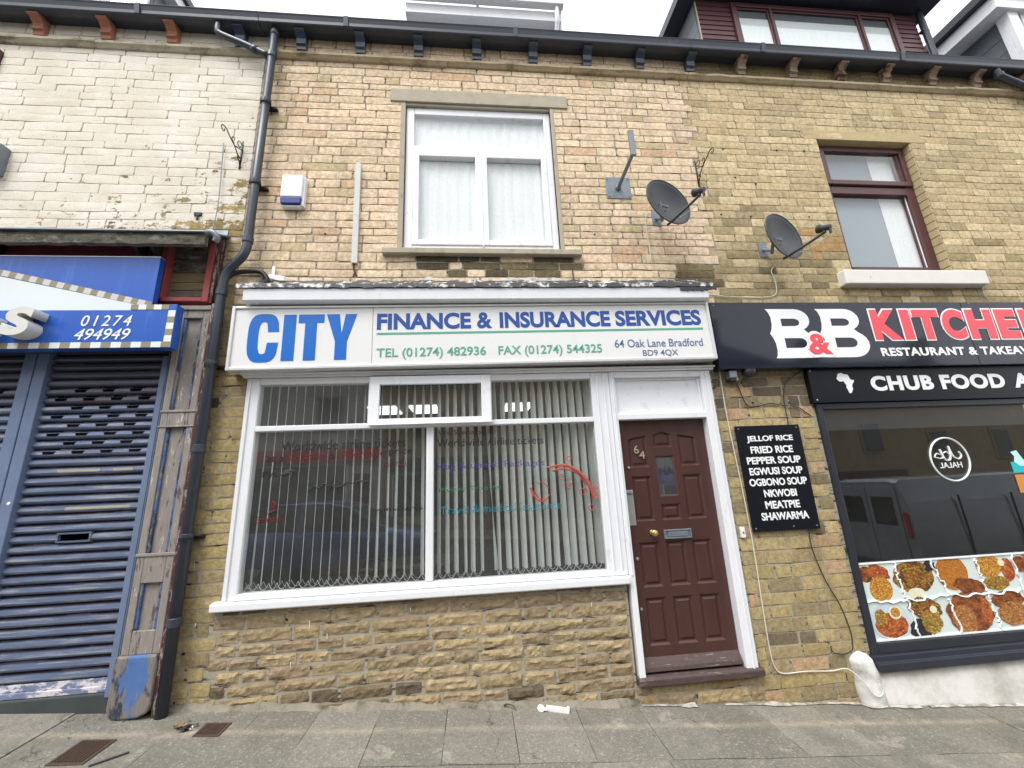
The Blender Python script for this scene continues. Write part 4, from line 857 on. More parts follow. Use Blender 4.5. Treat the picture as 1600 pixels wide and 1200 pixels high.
r2_ = thing('lower_sign', 'satin black panel with white africa map and CHUB FOOD lettering', 'sign', (4.2, -.06, 2.43))
B('sign_panel', m_boardbk, r2_, (3.358, 8.1, -.06, .0, 2.252, 2.597), bevel=.003)
fill2d('map_emblem', [[(3.672, 2.532), (3.690, 2.548), (3.722, 2.553), (3.745, 2.540), (3.782, 2.536), (3.795, 2.515), (3.802, 2.489), (3.815, 2.478), (3.843, 2.476), (3.835, 2.455), (3.812, 2.430), (3.806, 2.405), (3.808, 2.384), (3.790, 2.352), (3.773, 2.339), (3.757, 2.345), (3.752, 2.375), (3.740, 2.400), (3.748, 2.425), (3.733, 2.447), (3.728, 2.466), (3.700, 2.462), (3.680, 2.465), (3.664, 2.478), (3.655, 2.500), (3.668, 2.512)]], m_ltw, r2_, -.0615)
for s_, a_, b_ in (('CHUB', 4.02, 4.725), ('FOOD', 4.815, 5.565), ('AND', 5.67, 6.30)): text('lettering', s_, a_, b_, 2.357, 2.514, -.0625, m_ltw, r2_, bold=.045, spacing=1.10)
mb = MB()
for x, z in ((3.385, 2.58), (3.395, 2.28)): mb.lathe((x, -.06, z), (0, -1, 0), [(.009, 0), (.009, .002), (0, .004)], 8)
mb.build('screw', m_steel, r2_)
mn = thing('menu_board', 'small black wall board listing eight dishes from JELLOF RICE to SHAWARMA', 'menu board', (2.83, -.02, 1.57))
B('board', m_boardbk, mn, (2.503, 3.162, -.034, -.016, 1.081, 2.048), bevel=.002)
for s_, a_, b_, z_ in (('JELLOF RICE', 2.596, 3.070, 1.916), ('FRIED RICE', 2.615, 3.047, 1.816), ('PEPPER SOUP', 2.559, 3.105, 1.716), ('EGWUSI SOUP', 2.565, 3.101, 1.616), ('OGBONO SOUP', 2.545, 3.123, 1.516), ('NKWOBI', 2.670, 2.995, 1.413), ('MEATPIE', 2.662, 3.004, 1.311), ('SHAWARMA', 2.604, 3.070, 1.210)):
    text('menu_lettering', s_, a_, b_, z_-.034, z_+.034, -.0355, m_ltw, mn, bold=.028)
mb = MB()
for x, z in ((2.53, 2.02), (3.13, 2.02), (2.53, 1.11), (3.13, 1.11), (2.90, 1.115)): mb.lathe((x, -.034, z), (0, -1, 0), [(.008, 0), (.008, .002), (0, .004)], 8)
mb.build('screw', m_galv, mn)

# ------------------------------------------------------------------ restaurant window
rw = MB(); rw.box(3.40, 3.462, -.03, .06, -.05, 2.25); rw.box(3.462, 8.05, -.03, .06, 2.19, 2.25); rw.box(3.462, 8.05, -.03, .06, .03, .112); rw.box(6.5, 6.58, -.03, .06, .112, 2.19)
rw = rw.build('shop_window', m_black, right, bevel=.006)
mb = MB(); mb.prof([(-.03, .03), (-.055, .025), (-.06, -.02), (-.085, -.025), (-.09, -.085), (.05, -.085), (.05, .03)], 3.385, 8.05); mb.build('sill', m_black, rw, bevel=.004)
gp = pane('pane', m_glass2, rw, 3.462, 6.5, .112, 2.19, .01); pane('pane', m_glass2, rw, 6.58, 8.05, .112, 2.19, .01)
B('dark_top_band', m_black, rw, (3.462, 6.5, .016, .020, 1.98, 2.19), bevel=0)  # black band across the top of the glass
# halal badge, read from the back
m_badge = mat('white_window_vinyl', (.72, .76, .76), .4, bmp=0)
bx, bz, br = 4.745, 1.655, .212
mb = MB(); mb.tube([(bx+br*math.cos(t), .006, bz+br*math.sin(t)) for t in [k*math.pi/24 for k in range(49)]], .0085, 6, cap=False)
def stroke(pts, r, r1=None): mb.tube(smooth_path([(bx+a, .006, bz+b) for a, b in pts], 5), r, 6, r1=r1)
stroke([(.12, .07), (.135, .03), (.10, .0), (.05, .02), (.03, .07), (.02, .13)], .008); stroke([(.02, .13), (.02, .06), (.0, .0), (-.04, -.01), (-.07, .03), (-.085, .10)], .009)
stroke([(-.06, .06), (-.02, .075), (.005, .05)], .006); stroke([(-.085, .10), (-.07, .03), (-.10, .01), (-.165, .025)], .009, .005); stroke([(-.165, .025), (-.135, .06), (-.10, .05)], .006)
mb.build('round_badge', m_badge, gp)
text('badge_lettering', 'HALAL', bx-.135, bx+.115, bz-.085, bz-.030, .006, m_badge, gp, bold=.015, mirror=True, ext=.001)
m_turq = mat('turquoise_sticker', (.0, .48, .50), .4, bmp=0); m_orng = mat('orange_sticker', (.62, .24, .03), .4, bmp=0); m_pale = mat('pale_blue_sticker', (.50, .80, .82), .4, bmp=0)
bl_poly('window_sticker', [[(5.415, 1.60), (5.80, 1.60), (5.80, 1.495), (5.415, 1.495)]], m_turq, gp, .008); bl_poly('window_sticker', [[(5.445, 1.70), (5.52, 1.715), (5.56, 1.63), (5.59, 1.60), (5.56, 1.555), (5.50, 1.56), (5.455, 1.60), (5.475, 1.655)]], m_pale, gp, .005)
bl_poly('window_sticker', [[(5.415, 1.475), (5.80, 1.475), (5.80, 1.30), (5.415, 1.30)]], m_orng, gp, .008)
text('sticker_lettering', 'open', 5.53, 5.70, 1.36, 1.42, .0045, m_badge, gp, bold=.02)
for x, z, r in ((5.21, 1.36, .022), (5.02, 1.30, .018), (5.40, 1.23, .02), (5.06, 1.22, .010), (4.62, 1.15, .009), (5.3, 1.27, .012)):
    pass
# strip of food photographs along the foot of the glass
fp = B('food_poster', mat('pale_mint_print', (.62, .70, .68), .35, var=.08, scale=4, bmp=0), rw, (3.468, 6.495, .000, .0085, .116, .757), bevel=0)
FM = {'rice': food_mat('orange_rice_print', [(.62, .22, .03), (.70, .32, .05), (.52, .15, .02), (.66, .26, .04)], 90, 1), 'yellow': food_mat('yellow_rice_print', [(.78, .46, .05), (.80, .55, .12), (.70, .34, .03), (.55, .12, .03)], 70, 2),
      'stew': food_mat('brown_stew_print', [(.06, .035, .015), (.34, .18, .03), (.14, .06, .015), (.50, .34, .05), (.05, .04, .02)], 60, 3), 'red': food_mat('red_sauce_print', [(.48, .06, .02), (.60, .12, .03), (.30, .03, .015), (.62, .24, .08)], 50, 4),
      'noodle': food_mat('noodle_print', [(.44, .18, .05), (.55, .27, .09), (.34, .12, .03), (.60, .32, .12)], 45, 5), 'green': food_mat('salad_print', [(.30, .32, .04), (.60, .48, .08), (.12, .14, .03), (.46, .20, .04)], 55, 6),
      'meat': food_mat('dark_meat_print', [(.12, .025, .015), (.22, .05, .02), (.07, .015, .01), (.34, .09, .03)], 34, 7), 'dark': mat('dark_table_print', (.02, .02, .025), .4, bmp=0), 'egg': mat('cream_egg_print', (.72, .70, .52), .4, bmp=0),
      'plate': mat('blue_white_plate_print', (.52, .62, .68), .35, var=.15, bmp=0), 'white': mat('white_cutout_print', (.80, .83, .82), .4, bmp=0)}
lay_y = [0.0]
def blob(name, m, cx, cz, rx, rz, seed, jag=.10, rot=0, n=30):
    lay_y[0] -= .00022; P = []
    for i in range(n):
        t = 2*math.pi*i/n; k = 1+jag*noise.noise((math.cos(t)*2.2+seed*5, math.sin(t)*2.2, seed))+jag*.4*noise.noise((math.cos(t)*7+seed, math.sin(t)*7, 1)); u, v = rx*k*math.cos(t), rz*k*math.sin(t)
        P.append((cx+u*math.cos(rot)-v*math.sin(rot), min(.752, max(.122, cz+u*math.sin(rot)+v*math.cos(rot)))))
    bl_poly(name, [P], m, fp, lay_y[0], .0001)
for c0 in (0, 1.60):
    X = 3.47+c0
    # upper row
    blob('dish_print', FM['meat'], X+.06, .66, .07, .07, 1); blob('dish_print', FM['red'], X+.19, .67, .11, .065, 2, .25, -.3); blob('dish_print', FM['yellow'], X+.18, .53, .115, .105, 3, .03)
    blob('dish_print', FM['stew'], X+.53, .615, .21, .135, 4, .12); blob('dish_print', FM['stew'], X+.60, .60, .12, .11, 14, .2); blob('dish_print', FM['egg'], X+.52, .475, .085, .045, 5, .05)
    blob('dish_print', FM['dark'], X+.72, .70, .06, .05, 25, .5, .8); blob('dish_print', FM['rice'], X+.93, .625, .165, .15, 6, .03); blob('dish_print', FM['meat'], X+1.08, .50, .16, .07, 7, .3, -.2)
    blob('dish_print', FM['yellow'], X+1.33, .66, .14, .10, 8, .06); blob('dish_print', FM['green'], X+1.36, .51, .14, .06, 9, .15); blob('dish_print', FM['red'], X+1.52, .62, .07, .10, 10, .1); blob('dish_print', FM['egg'], X+1.47, .68, .035, .03, 26, .05)
    # lower row
    blob('dish_print', FM['plate'], X+.20, .265, .20, .145, 11, .02); blob('dish_print', FM['red'], X+.20, .235, .16, .10, 12, .08); blob('dish_print', FM['green'], X+.11, .30, .06, .07, 13, .15); blob('dish_print', FM['egg'], X+.26, .335, .062, .055, 15, .02); blob('dish_print', FM['yellow'], X+.26, .335, .046, .04, 16, .02)
    blob('dish_print', FM['dark'], X+.47, .185, .10, .085, 17, .3); blob('dish_print', FM['stew'], X+.56, .35, .17, .085, 18, .2, -.2); blob('dish_print', FM['green'], X+.60, .24, .10, .10, 19, .2); blob('dish_print', FM['egg'], X+.64, .335, .035, .03, 20, .05)
    blob('dish_print', FM['meat'], X+1.0, .28, .23, .17, 21, .12); blob('dish_print', FM['noodle'], X+.93, .23, .12, .12, 22, .12); blob('dish_print', FM['red'], X+1.17, .30, .05, .13, 23, .15)
    blob('dish_print', FM['meat'], X+1.42, .37, .17, .07, 24, .15); blob('dish_print', FM['noodle'], X+1.44, .25, .155, .10, 27, .1)
    mb = MB(); rj = random.Random(5)
    def tear(a, b, n=16):
        pts = [(a[0]+(b[0]-a[0])*i/n+rj.uniform(-.018, .018), -.0078, a[1]+(b[1]-a[1])*i/n+rj.uniform(-.018, .018)) for i in range(n+1)]; mb.tube(pts, .0075, 5)
    tear((X, .425), (X+1.6, .435), 34); tear((X+.36, .74), (X+.40, .43)); tear((X+.735, .74), (X+.84, .43)); tear((X+1.20, .74), (X+1.23, .43)); tear((X+.40, .42), (X+.44, .13)); tear((X+.83, .42), (X+.86, .13)); tear((X+1.22, .42), (X+1.27, .13)); tear((X+1.6, .74), (X+1.61, .13))
    mb.build('torn_edge_print', FM['white'], fp)
B('poster_border', FM['white'], fp, (3.468, 6.495, -.0095, .0, .116, .130), (3.468, 6.495, -.0095, 0, .745, .757), bevel=0)
# painted plinth below and the plaster lump at its corner
n = 60; V = []
for i in range(n+1):
    x = 3.36+4.9*i/n
    for y, z in ((-.005, -.03), (-.035, -.08), (-.055, -.16), (-.062, -.28), (-.075, -.42), (-.09, -.60), (-.10, -.95)): V.append((x, y+.004*noise.noise((x*2, z*3, 0)), z))
mb = MB(); mb.add(V, [(i*7+j, i*7+j+1, (i+1)*7+j+1, (i+1)*7+j) for i in range(n) for j in range(6)]); mb.build('plinth', m_wbase, right, smooth=True)
mb = MB(); V = []; nu, nv = 18, 16
for j in range(nv+1):
    t = j/nv; z = .065-.46*t; rr_ = (.098+.02*t)*math.sqrt(max(0, min(1, t*8)))*(1-.0*t)
    for i in range(nu):
        a = 2*math.pi*i/nu; k = 1+.14*noise.noise((math.cos(a)*1.5, math.sin(a)*1.5, t*4))+.03*noise.noise((math.cos(a)*5, math.sin(a)*5, t*12)); V.append((3.285+.045*t+rr_*k*math.cos(a), .0+rr_*.75*k*math.sin(a)*1.1, z))
mb.add(V, [(j*nu+i, j*nu+(i+1) % nu, (j+1)*nu+(i+1) % nu, (j+1)*nu+i) for j in range(nv) for i in range(nu)]); mb.build('plaster_patch', m_plast, right, smooth=True)

# ------------------------------------------------------------------ left shop: signs, shutters, pilaster
up_ = thing('shop_sign', 'blue sign panel with a white wedge and diagonal checked stripe, above the phone number', 'sign', (-3.6, -.2, 3.5))
B('sign_panel', m_signb, up_, (-7.5, -2.78, -.20, -.145, 3.16, 3.712), bevel=.003); B('sign_backing', m_redw, up_, (-7.5, -2.86, -.145, -.058, 3.18, 3.70), bevel=0)
B('edge_trim', m_alu, up_, (-7.5, -2.78, -.204, -.145, 3.7125, 3.720), bevel=0)
bl_poly('white_wedge', [[(-7.4, 3.163), (-2.79, 3.163), (-2.79, 3.225), (-4.03, 3.518), (-7.4, 4.31*0+3.70), (-7.4, 3.5)]], m_signwh, up_, -.2005, .0015) if False else fill2d('white_wedge', [[(-5.0, 3.163), (-2.79, 3.163), (-2.79, 3.225), (-4.03, 3.518), (-4.74, 3.70), (-5.0, 3.70)]], m_signwh, up_, -.2005, .0012)
P1, P2 = [], []
n = 34; ax0, az0, ax1, az1 = -2.79, 3.225, -4.70, 3.69
for i in range(n):
    t0, t1 = i/n, (i+1)/n; q = [(ax0+(ax1-ax0)*t0, az0+(az1-az0)*t0), (ax0+(ax1-ax0)*t1, az0+(az1-az0)*t1)]; hh = .026
    def qd(a, b, o0_, o1_): return [(a[0], a[1]+o0_), (b[0], b[1]+o0_), (b[0]+.012, b[1]+o1_), (a[0]+.012, a[1]+o1_)]
    P1.append([(q[0][0], q[0][1]), (q[1][0], q[1][1]), (q[1][0]+.012, q[1][1]+.052), (q[0][0]+.012, q[0][1]+.052)]) if i % 2 == 0 else P2.append([(q[0][0], q[0][1]), (q[1][0], q[1][1]), (q[1][0]+.012, q[1][1]+.052), (q[0][0]+.012, q[0][1]+.052)])
bl_poly('checked_stripe', P1, m_chq, up_, -.2018, .001); bl_poly('checked_stripe', P2, m_chqg, up_, -.2018, .001)
lo_ = thing('shop_sign', 'blue box sign with white phone number 01274 494949 and checked edge', 'sign', (-3.4, -.3, 3.0))
B('sign_box', m_signb, lo_, (-7.5, -2.500, -.30, -.215, 2.820, 3.158), bevel=.003); B('sign_backing', m_black, lo_, (-7.5, -2.62, -.215, -.13, 2.84, 3.14), bevel=0); B('sign_box_top', m_signb, lo_, (-2.86, -2.50, -.30, -.215, 3.158, 3.208), bevel=.002)
P1, P2 = [], []; k = 0; x = -2.50
while x > -7.4: (P1 if k % 2 == 0 else P2).append([(x-.076, 2.823), (x, 2.823), (x, 2.872), (x-.076, 2.872)]); x -= .076; k += 1
z = 2.872; k = 1
while z < 3.15: (P1 if k % 2 == 0 else P2).append([(-2.560, z), (-2.503, z), (-2.503, min(z+.056, 3.205)), (-2.560, min(z+.056, 3.205))]); z += .056; k += 1
x = -2.560; k = 0
while x > -2.83: (P1 if k % 2 == 0 else P2).append([(max(x-.06, -2.86), 3.160), (x, 3.160), (x, 3.206), (max(x-.06, -2.86), 3.206)]); x -= .06; k += 1
bl_poly('checked_stripe', P1, m_chq, lo_, -.3015, .0012); bl_poly('checked_stripe', P2, m_signwh, lo_, -.3015, .0012)
text('phone_lettering', '01274', -3.215, -2.835, 3.012, 3.108, -.3025, m_ltw, lo_, shear=.18, bold=.004, spacing=1.3)
text('phone_lettering', '494949', -3.245, -2.825, 2.892, 2.990, -.3025, m_ltw, lo_, shear=.25, bold=.004)
m_creaml = mat('cream_built_up_letter', (.66, .65, .60), .35, bmp=0)
text('raised_lettering', 'S', -3.69, -3.465, 2.895, 3.135, -.36, m_creaml, lo_, bold=.045, ext=.058, shear=.15)
text('raised_lettering', 's', -3.96, -3.76, 2.895, 3.08, -.36, m_creaml, lo_, bold=.045, ext=.058, shear=.15)
# rotten canopy board, red frame and boarded hatch
can = thing('shop_canopy', 'rotten lead covered canopy board over the blue signs, red paint flaking beneath', 'canopy', (-4.5, 0, 3.9))
n = 110; V = []
for i in range(n+1):
    x = XL+.3+(-2.36-XL-.3)*i/n; a_ = noise.noise((x*5, 0, 0))*.008; b_ = noise.noise((x*8, 3, 0))*.012+noise.noise((x*29, 3, 0))*.008
    for y, z in ((-.28, 3.905), (-.305, 3.895+a_), (-.31+a_, 3.85), (-.30, 3.790+b_), (-.26, 3.785+b_), (-.26, 3.88)): V.append((x, y, z))
mb = MB(); L_ = 6; mb.add(V, [(i*L_+j, i*L_+(j+1) % L_, (i+1)*L_+(j+1) % L_, (i+1)*L_+j) for i in range(n) for j in range(L_)]+[tuple(range(L_)), tuple(range(n*L_, n*L_+L_))]); mb.build('front_board', m_rot, can)
mb = MB(); mb.prof([(.0, 4.075), (-.30, 3.915), (-.335, 3.905), (-.335, 3.893), (-.30, 3.897), (.0, 4.055)], XL+.3, -2.34); mb.prof([(.02, 4.14), (-.012, 4.13), (-.02, 4.06), (.0, 4.06)], XL+.3, -2.36); mb.build('lead_cover', m_galv, can, bevel=.003)
mb = MB(); mb.prof([(-.02, 4.04), (-.26, 3.90), (-.26, 3.885), (-.02, 4.02)], XL+.3, -2.36)
for x in (-7.0, -6.0, -5.0, -4.22, -3.02, -2.88): mb.prof([(-.06, 3.99), (-.24, 3.895), (-.24, 3.85), (-.06, 3.72)], x-.014, x+.014)
mb.build('soffit_board', m_plank if False else mat('black_rotted_wood', (.035, .03, .028), .9, var=.5, bmp=.4), can)
mb = MB(); mb.tube(smooth_path([(-2.335, -.33, 3.885), (-2.28, -.34, 3.88), (-2.245, -.33, 3.84), (-2.262, -.32, 3.80)], 4), .028, 8); mb.build('broken_gutter_end', m_galv, can, smooth=True)
mb = MB(); mb.box(-7.6, -2.86, -.055, .0, 3.70, 3.97); mb.build('back_fascia', m_redw, can, bevel=.003)
mb = MB(); mb.box(-2.86, -2.80, -.10, .10, 3.36, 3.98); mb.box(-2.455, -2.40, -.10, .0, 3.33, 3.98); mb.box(-2.80, -2.455, -.10, .10, 3.335, 3.375); mb.build('hatch_frame', m_redw, can, bevel=.005)
mb = MB(); mb.box(-2.395, -2.37, -.09, .0, 3.32, 4.0); mb.build('end_board', m_pilr, can, bevel=.004)
for z0, z1, m_ in ((3.375, 3.48, m_plank), (3.485, 3.56, m_plank), (3.565, 3.66, m_plank), (3.665, 3.80, m_rot), (3.805, 3.97, m_rot)): B('hatch_plank', m_ if z1 != 3.48 else m_rot, can, (-2.80, -2.46, -.022, -.004, z0, z1), bevel=.003)
# shutters
def shutter(root_label, x0, x1, holes_off, slot=None, patches=(), seed=0):
    t = thing('roller_shutter', root_label, 'roller shutter', ((x0+x1)/2, 0, .2)); rr = random.Random(seed)
    p = .0745; z = .335; i = 0; mb = MB(); mu = MB(); mr = MB()
    pr = [(.012, 0), (-.004, .004), (-.019, .016), (-.024, .034), (-.019, .052), (-.004, .063), (.010, .066), (.012, .0745)]
    pr = [(.018, 0), (.0, .003), (-.020, .013), (-.027, .025), (-.022, .049), (-.004, .057), (.004, .060), (.018, .0745)]
    ml = MB()
    def seg(m_, a, b, z):
        m_.add([(a, y, z+h) for y, h in pr]+[(b, y, z+h) for y, h in pr], [(k, k+8, k+9, k+1) for k in range(6)]); ml.add([(a, y, z+h) for y, h in pr[6:]]+[(b, y, z+h) for y, h in pr[6:]], [(0, 2, 3, 1)]); ml.box(a, b, .004, .010, z+.0605, z+.0665)
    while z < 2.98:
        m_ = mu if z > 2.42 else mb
        hs = []
        if 1.90 < z < 2.50:
            row = int((2.50-z)/p); off = holes_off[row % 2]; hs = [(off+k*.2185, off+k*.2185+.105) for k in range(3+row % 2)]; hs = [h for h in hs if h[0] > x0+.03 and h[1] < x1-.03]
        if slot and slot[2] < z+.03 < slot[3]: hs = [(slot[0], slot[1])]
        a = x0
        for h0, h1 in sorted(hs):
            seg(m_, a, h0, z)
            full = slot and (h0, h1) == slot[:2]
            if not full:
                for k in (0, 1, 2, 4, 5): m_.add([(h0, pr[k][0], z+pr[k][1]), (h1, pr[k][0], z+pr[k][1]), (h1, pr[k+1][0], z+pr[k+1][1]), (h0, pr[k+1][0], z+pr[k+1][1])], [(0, 1, 2, 3)])
                for e0, e1 in ((h0, h0+.012), (h1-.012, h1)):   # rounded ends of the punched slots
                    for kk in (3,): m_.add([(e0, pr[kk][0], z+pr[kk][1]), (e1, pr[kk][0], z+pr[kk][1]), ((e0 if e0 == h0 else e1), pr[kk+1][0], z+pr[kk+1][1])], [(0, 1, 2)])
            a = h1
        seg(m_, a, x1, z); z += p; i += 1
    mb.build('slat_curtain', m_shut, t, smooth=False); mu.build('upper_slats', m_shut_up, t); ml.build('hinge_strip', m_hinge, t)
    for a, b, zz in patches: B('primer_patch', m_primer, t, (a, b, -.0265, -.018, zz+.022, zz+.044), bevel=0)
    B('bottom_rail', m_crust, t, (x0, x1, -.03, .01, .245, .285), (x0, x1, -.018, .01, .285, .335), bevel=.005)
    if slot: mm = MB(); ring(mm, slot[0]-.012, slot[1]+.012, slot[2]-.006, slot[3]+.004, .012, -.03, -.005); mm.build('slot_frame', m_shut, t)
    return t
zs_ = .335+.0745*13
shutter('blue roller shutter with beige primer patches and a letter slot, beside the pilaster', -3.64, -2.715, (-3.41, -3.55), (-3.285, -3.06, zs_-.0+.006, zs_+.070), ((-3.40, -3.08, .335+.0745*20), (-2.98, -2.83, .335+.0745*20), (-3.28, -2.80, .335+.0745*16)), 1)
shutter('blue roller shutter cut off by the left edge of the picture', -5.6, -3.82, (-4.49, -4.60), None, (), 2)
rh = thing('shutter_guide', 'pale blue steel post between the two roller shutters', 'shutter post', (-3.73, 0, .2))
B('post', m_guide, rh, (-3.825, -3.735, -.06, .03, .22, 2.95), (-3.725, -3.635, -.06, .03, .22, 2.95), (-3.74, -3.72, -.045, .02, .22, 2.95), bevel=.005)
mb = MB(); mb.lathe((-3.665, -.06, 1.62), (0, -1, 0), [(.013, 0), (.013, .003), (0, .006)], 12); mb.build('white_disc', m_upvc, rh)
g2 = thing('shutter_guide', 'narrow pale blue guide rail between the shutter and the peeling pilaster', 'guide rail', (-2.69, 0, .2)); B('rail', m_guide, g2, (-2.725, -2.665, -.055, .03, .22, 2.83), (-2.715, -2.675, -.06, -.055, .22, 2.83), bevel=.004)
B('shutter_head', m_black, left, (-5.7, -2.62, -.10, .10, 2.905, 3.15), bevel=.003)
B('shopfront_plinth', m_darkst, left, (-7.6, -2.60, -.045, .2, -.3, .243), bevel=.01)
pil = thing('pilaster', 'wooden pilaster with peeling grey and blue paint beside the blue shutter', 'pilaster', (-2.48, -.06, .05))
xa, xb = -2.615, -2.345; px = MB(); yF, yR = -.12, -.098
px.box(xa, xb, -.092, .0, .50, 3.26)
px.box(xa, xa+.055, yF, -.092, .50, 3.26); px.box(xb-.055, xb, yF, -.092, .50, 3.26)
for z0, z1 in ((.50, .66), (.985, 1.20), (2.18, 2.33), (3.16, 3.26)): px.box(xa+.055, xb-.055, yF, -.092, z0, z1)
px.box(xa-.01, xb+.008, -.128, -.0, 1.175, 1.20); px.box(xa-.008, xb+.006, -.128, 0, 2.18, 2.195); px.box(xa-.008, xb+.006, -.128, 0, 2.305, 2.325)
px.build('shaft', m_pil, pil, bevel=.006)
for z0, z1 in ((.66, .985), (1.20, 2.18), (2.33, 3.16)): B('panel_moulding', m_pilb, pil, (xa+.055, xa+.078, -.112, -.09, z0, z1), (xb-.078, xb-.055, -.112, -.09, z0, z1), bevel=.008)
B('edge_board', m_pilr, pil, (xb+.002, xb+.035, -.125, .0, .10, 3.30), bevel=.006)
mb = MB(); mb.prism([(xa-.02, .50), (xb, .50), (xb, .18), (xb-.02, .13), (xb-.07, .105), (xa+.06, .10), (xa+.0, .12), (xa-.02, .17)], -.145, .0); mb.build('base_block', m_blk, pil, bevel=.014, seg=2)
B('cap_block', m_pil, pil, (xa-.01, xb+.01, -.135, .0, 3.235, 3.275), bevel=.004)

# ------------------------------------------------------------------ pipes
dp = thing('drainpipe', 'dark grey cast iron drainpipe running from gutter to pavement between two houses', 'drainpipe', (-2.2, -.1, 0))
mb = MB(); path = [(-2.118, -.10, 6.60), (-2.118, -.10, 3.90), (-2.150, -.10, 3.79), (-2.262, -.10, 3.64), (-2.287, -.10, 3.52), (-2.287, -.10, .03)]
mb.tube(smooth_path(path[:1]+[(-2.118, -.10, 4.4)], 1)+[Vector((-2.118, -.1, 3.95))]+smooth_path(path[1:5], 5)[1:]+[Vector((-2.287, -.1, 3.3)), Vector(path[5])], .040, 14); mb.build('pipe', m_pipe, dp, smooth=True)
mb = MB()
for x, z in ((-2.118, 6.25), (-2.118, 5.62), (-2.118, 3.97), (-2.118, 4.62), (-2.287, 3.42), (-2.287, 2.73), (-2.287, 2.0), (-2.287, 1.30), (-2.287, .70)): mb.lathe((x, -.10, z-.035), (0, 0, 1), [(.040, 0), (.048, .004), (.048, .06), (.040, .066)], 14)
mb.build('collar', m_pipe, dp, smooth=False)
mb = MB()
for x, z in ((-2.118, 5.60), (-2.118, 4.60), (-2.287, 2.72), (-2.287, 1.29)): mb.box(x-.085, x+.085, -.05, -.0, z-.012, z+.012); mb.lathe((x, -.1, z-.013), (0, 0, 1), [(.052, 0), (.052, .026)], 14)
mb.build('clip', m_iron, dp)
mb = MB(); mb.lathe((-2.118, -.10, 6.52), (0, 0, 1), [(.036, 0), (.046, .01), (.046, .08), (.04, .09)], 14); mb.build('outlet', m_pipe, dp, smooth=True)
p2 = thing('overflow_pipe', 'short dark pipe slanting from the gutter into the drainpipe top', 'pipe', (-2.4, -.12, 6.4))
mb = MB(); mb.tube(smooth_path([(-2.69, -.13, 6.63), (-2.69, -.13, 6.52), (-2.65, -.125, 6.47), (-2.40, -.115, 6.36), (-2.16, -.10, 6.245)], 5), .034, 12); mb.lathe((-2.30, -.108, 6.31), (1, 0, -.46), [(.034, -.03), (.042, -.026), (.042, .03), (.034, .034)], 12); mb.build('pipe', m_pipe, p2, smooth=True)
p3 = thing('waste_pipe', 'short black pipe joining the drainpipe bend above the white fascia', 'pipe', (-2.1, -.07, 3.65))
mb = MB(); mb.tube(smooth_path([(-2.27, -.09, 3.565), (-2.22, -.07, 3.63), (-2.12, -.05, 3.665), (-2.0, -.04, 3.665), (-1.94, -.04, 3.60), (-1.935, -.04, 3.54)], 5), .022, 10); mb.build('pipe', m_iron, p3, smooth=True)
mb = MB(); mb.add([(-1.93+.025*i+.01*noise.noise((i, 3, 0)), -.03-.01*noise.noise((i*2, 0, k)), 3.60+.05*k-.004*i+.02*noise.noise((i*.7, k, 5))) for i in range(7) for k in range(2)], [(2*i, 2*i+2, 2*i+3, 2*i+1) for i in range(6)]); mb.add([(-1.905+.03*k+.008*noise.noise((i, k, 9)), -.028, 3.62+.028*i) for i in range(5) for k in range(2)], [(2*i, 2*i+2, 2*i+3, 2*i+1) for i in range(4)])
o = mb.build('foil_patch', mat('crinkled_foil', (.55, .55, .55), .4, .5, bmp=.6), p3); s_ = o.modifiers.new('t', 'SOLIDIFY'); s_.thickness = .006
p4 = thing('drainpipe', 'dark pipe slanting down from the gutter at the far right', 'drainpipe', (6.9, -.1, 6.4))
mb = MB(); mb.tube(smooth_path([(6.93, -.13, 6.62), (6.95, -.13, 6.55), (7.02, -.13, 6.50), (7.5, -.11, 6.33), (8.1, -.1, 6.12), (8.25, -.1, 6.0), (8.27, -.1, 5.8), (8.27, -.1, .0)], 5), .042, 12); mb.build('pipe', m_pipe, p4, smooth=True)
mb = MB(); mb.lathe((6.955, -.13, 6.53), (.3, 0, -1), [(.042, -.03), (.052, -.02), (.052, .02), (.042, .03)], 12); mb.build('collar', m_pipe, p4)

# ------------------------------------------------------------------ fittings on the wall
al = thing('alarm_box', 'white alarm box with a blue foot fixed high beside the drainpipe', 'alarm', (-1.79, 0, 4.6))
mb = MB(); mb.prism([(-1.885, 4.475), (-1.68, 4.475), (-1.675, 4.735), (-1.885, 4.735)], -.085, -.005); mb.build('cover', m_upvc, al, bevel=.014, seg=3)
mb = MB(); mb.prism([(-1.875, 4.40), (-1.688, 4.40), (-1.68, 4.474), (-1.885, 4.474)], -.083, -.005); mb.build('strobe', mat('navy_lens', (.02, .04, .22), .15, bmp=0), al, bevel=.008)
B('backplate', m_upvc, al, (-1.69, -1.66, -.06, -.005, 4.39, 4.73), (-1.87, -1.69, -.06, -.005, 4.375, 4.40), bevel=.006)
bt = thing('cable_trunking', 'weathered vertical white trunking between the alarm box and the upper window', 'trunking', (-1.15, 0, 4.3))
mb = MB(); mb.prism([(-1.175, 3.775), (-1.117, 3.775), (-1.132, 4.93), (-1.15, 4.955), (-1.175, 4.955), (-1.188, 4.93)], -.035, -.004); mb.build('channel', mat('chalky_trunking', (.56, .57, .56), .6, var=.12, scale=5, bmp=.1, dirt=(.34, .33, .3), dirt_lo=.6, dirt_hi=.7, dscale=8), bt, bevel=.003)
mb = MB(); mb.tube([(-1.15, -.012, 3.79), (-1.155, -.01, 3.73), (-1.14, -.008, 3.68), (-1.155, -.005, 3.64)], .010, 6); mb.build('rusty_cable', mat('rust_brown', (.12, .04, .015), .8), bt)
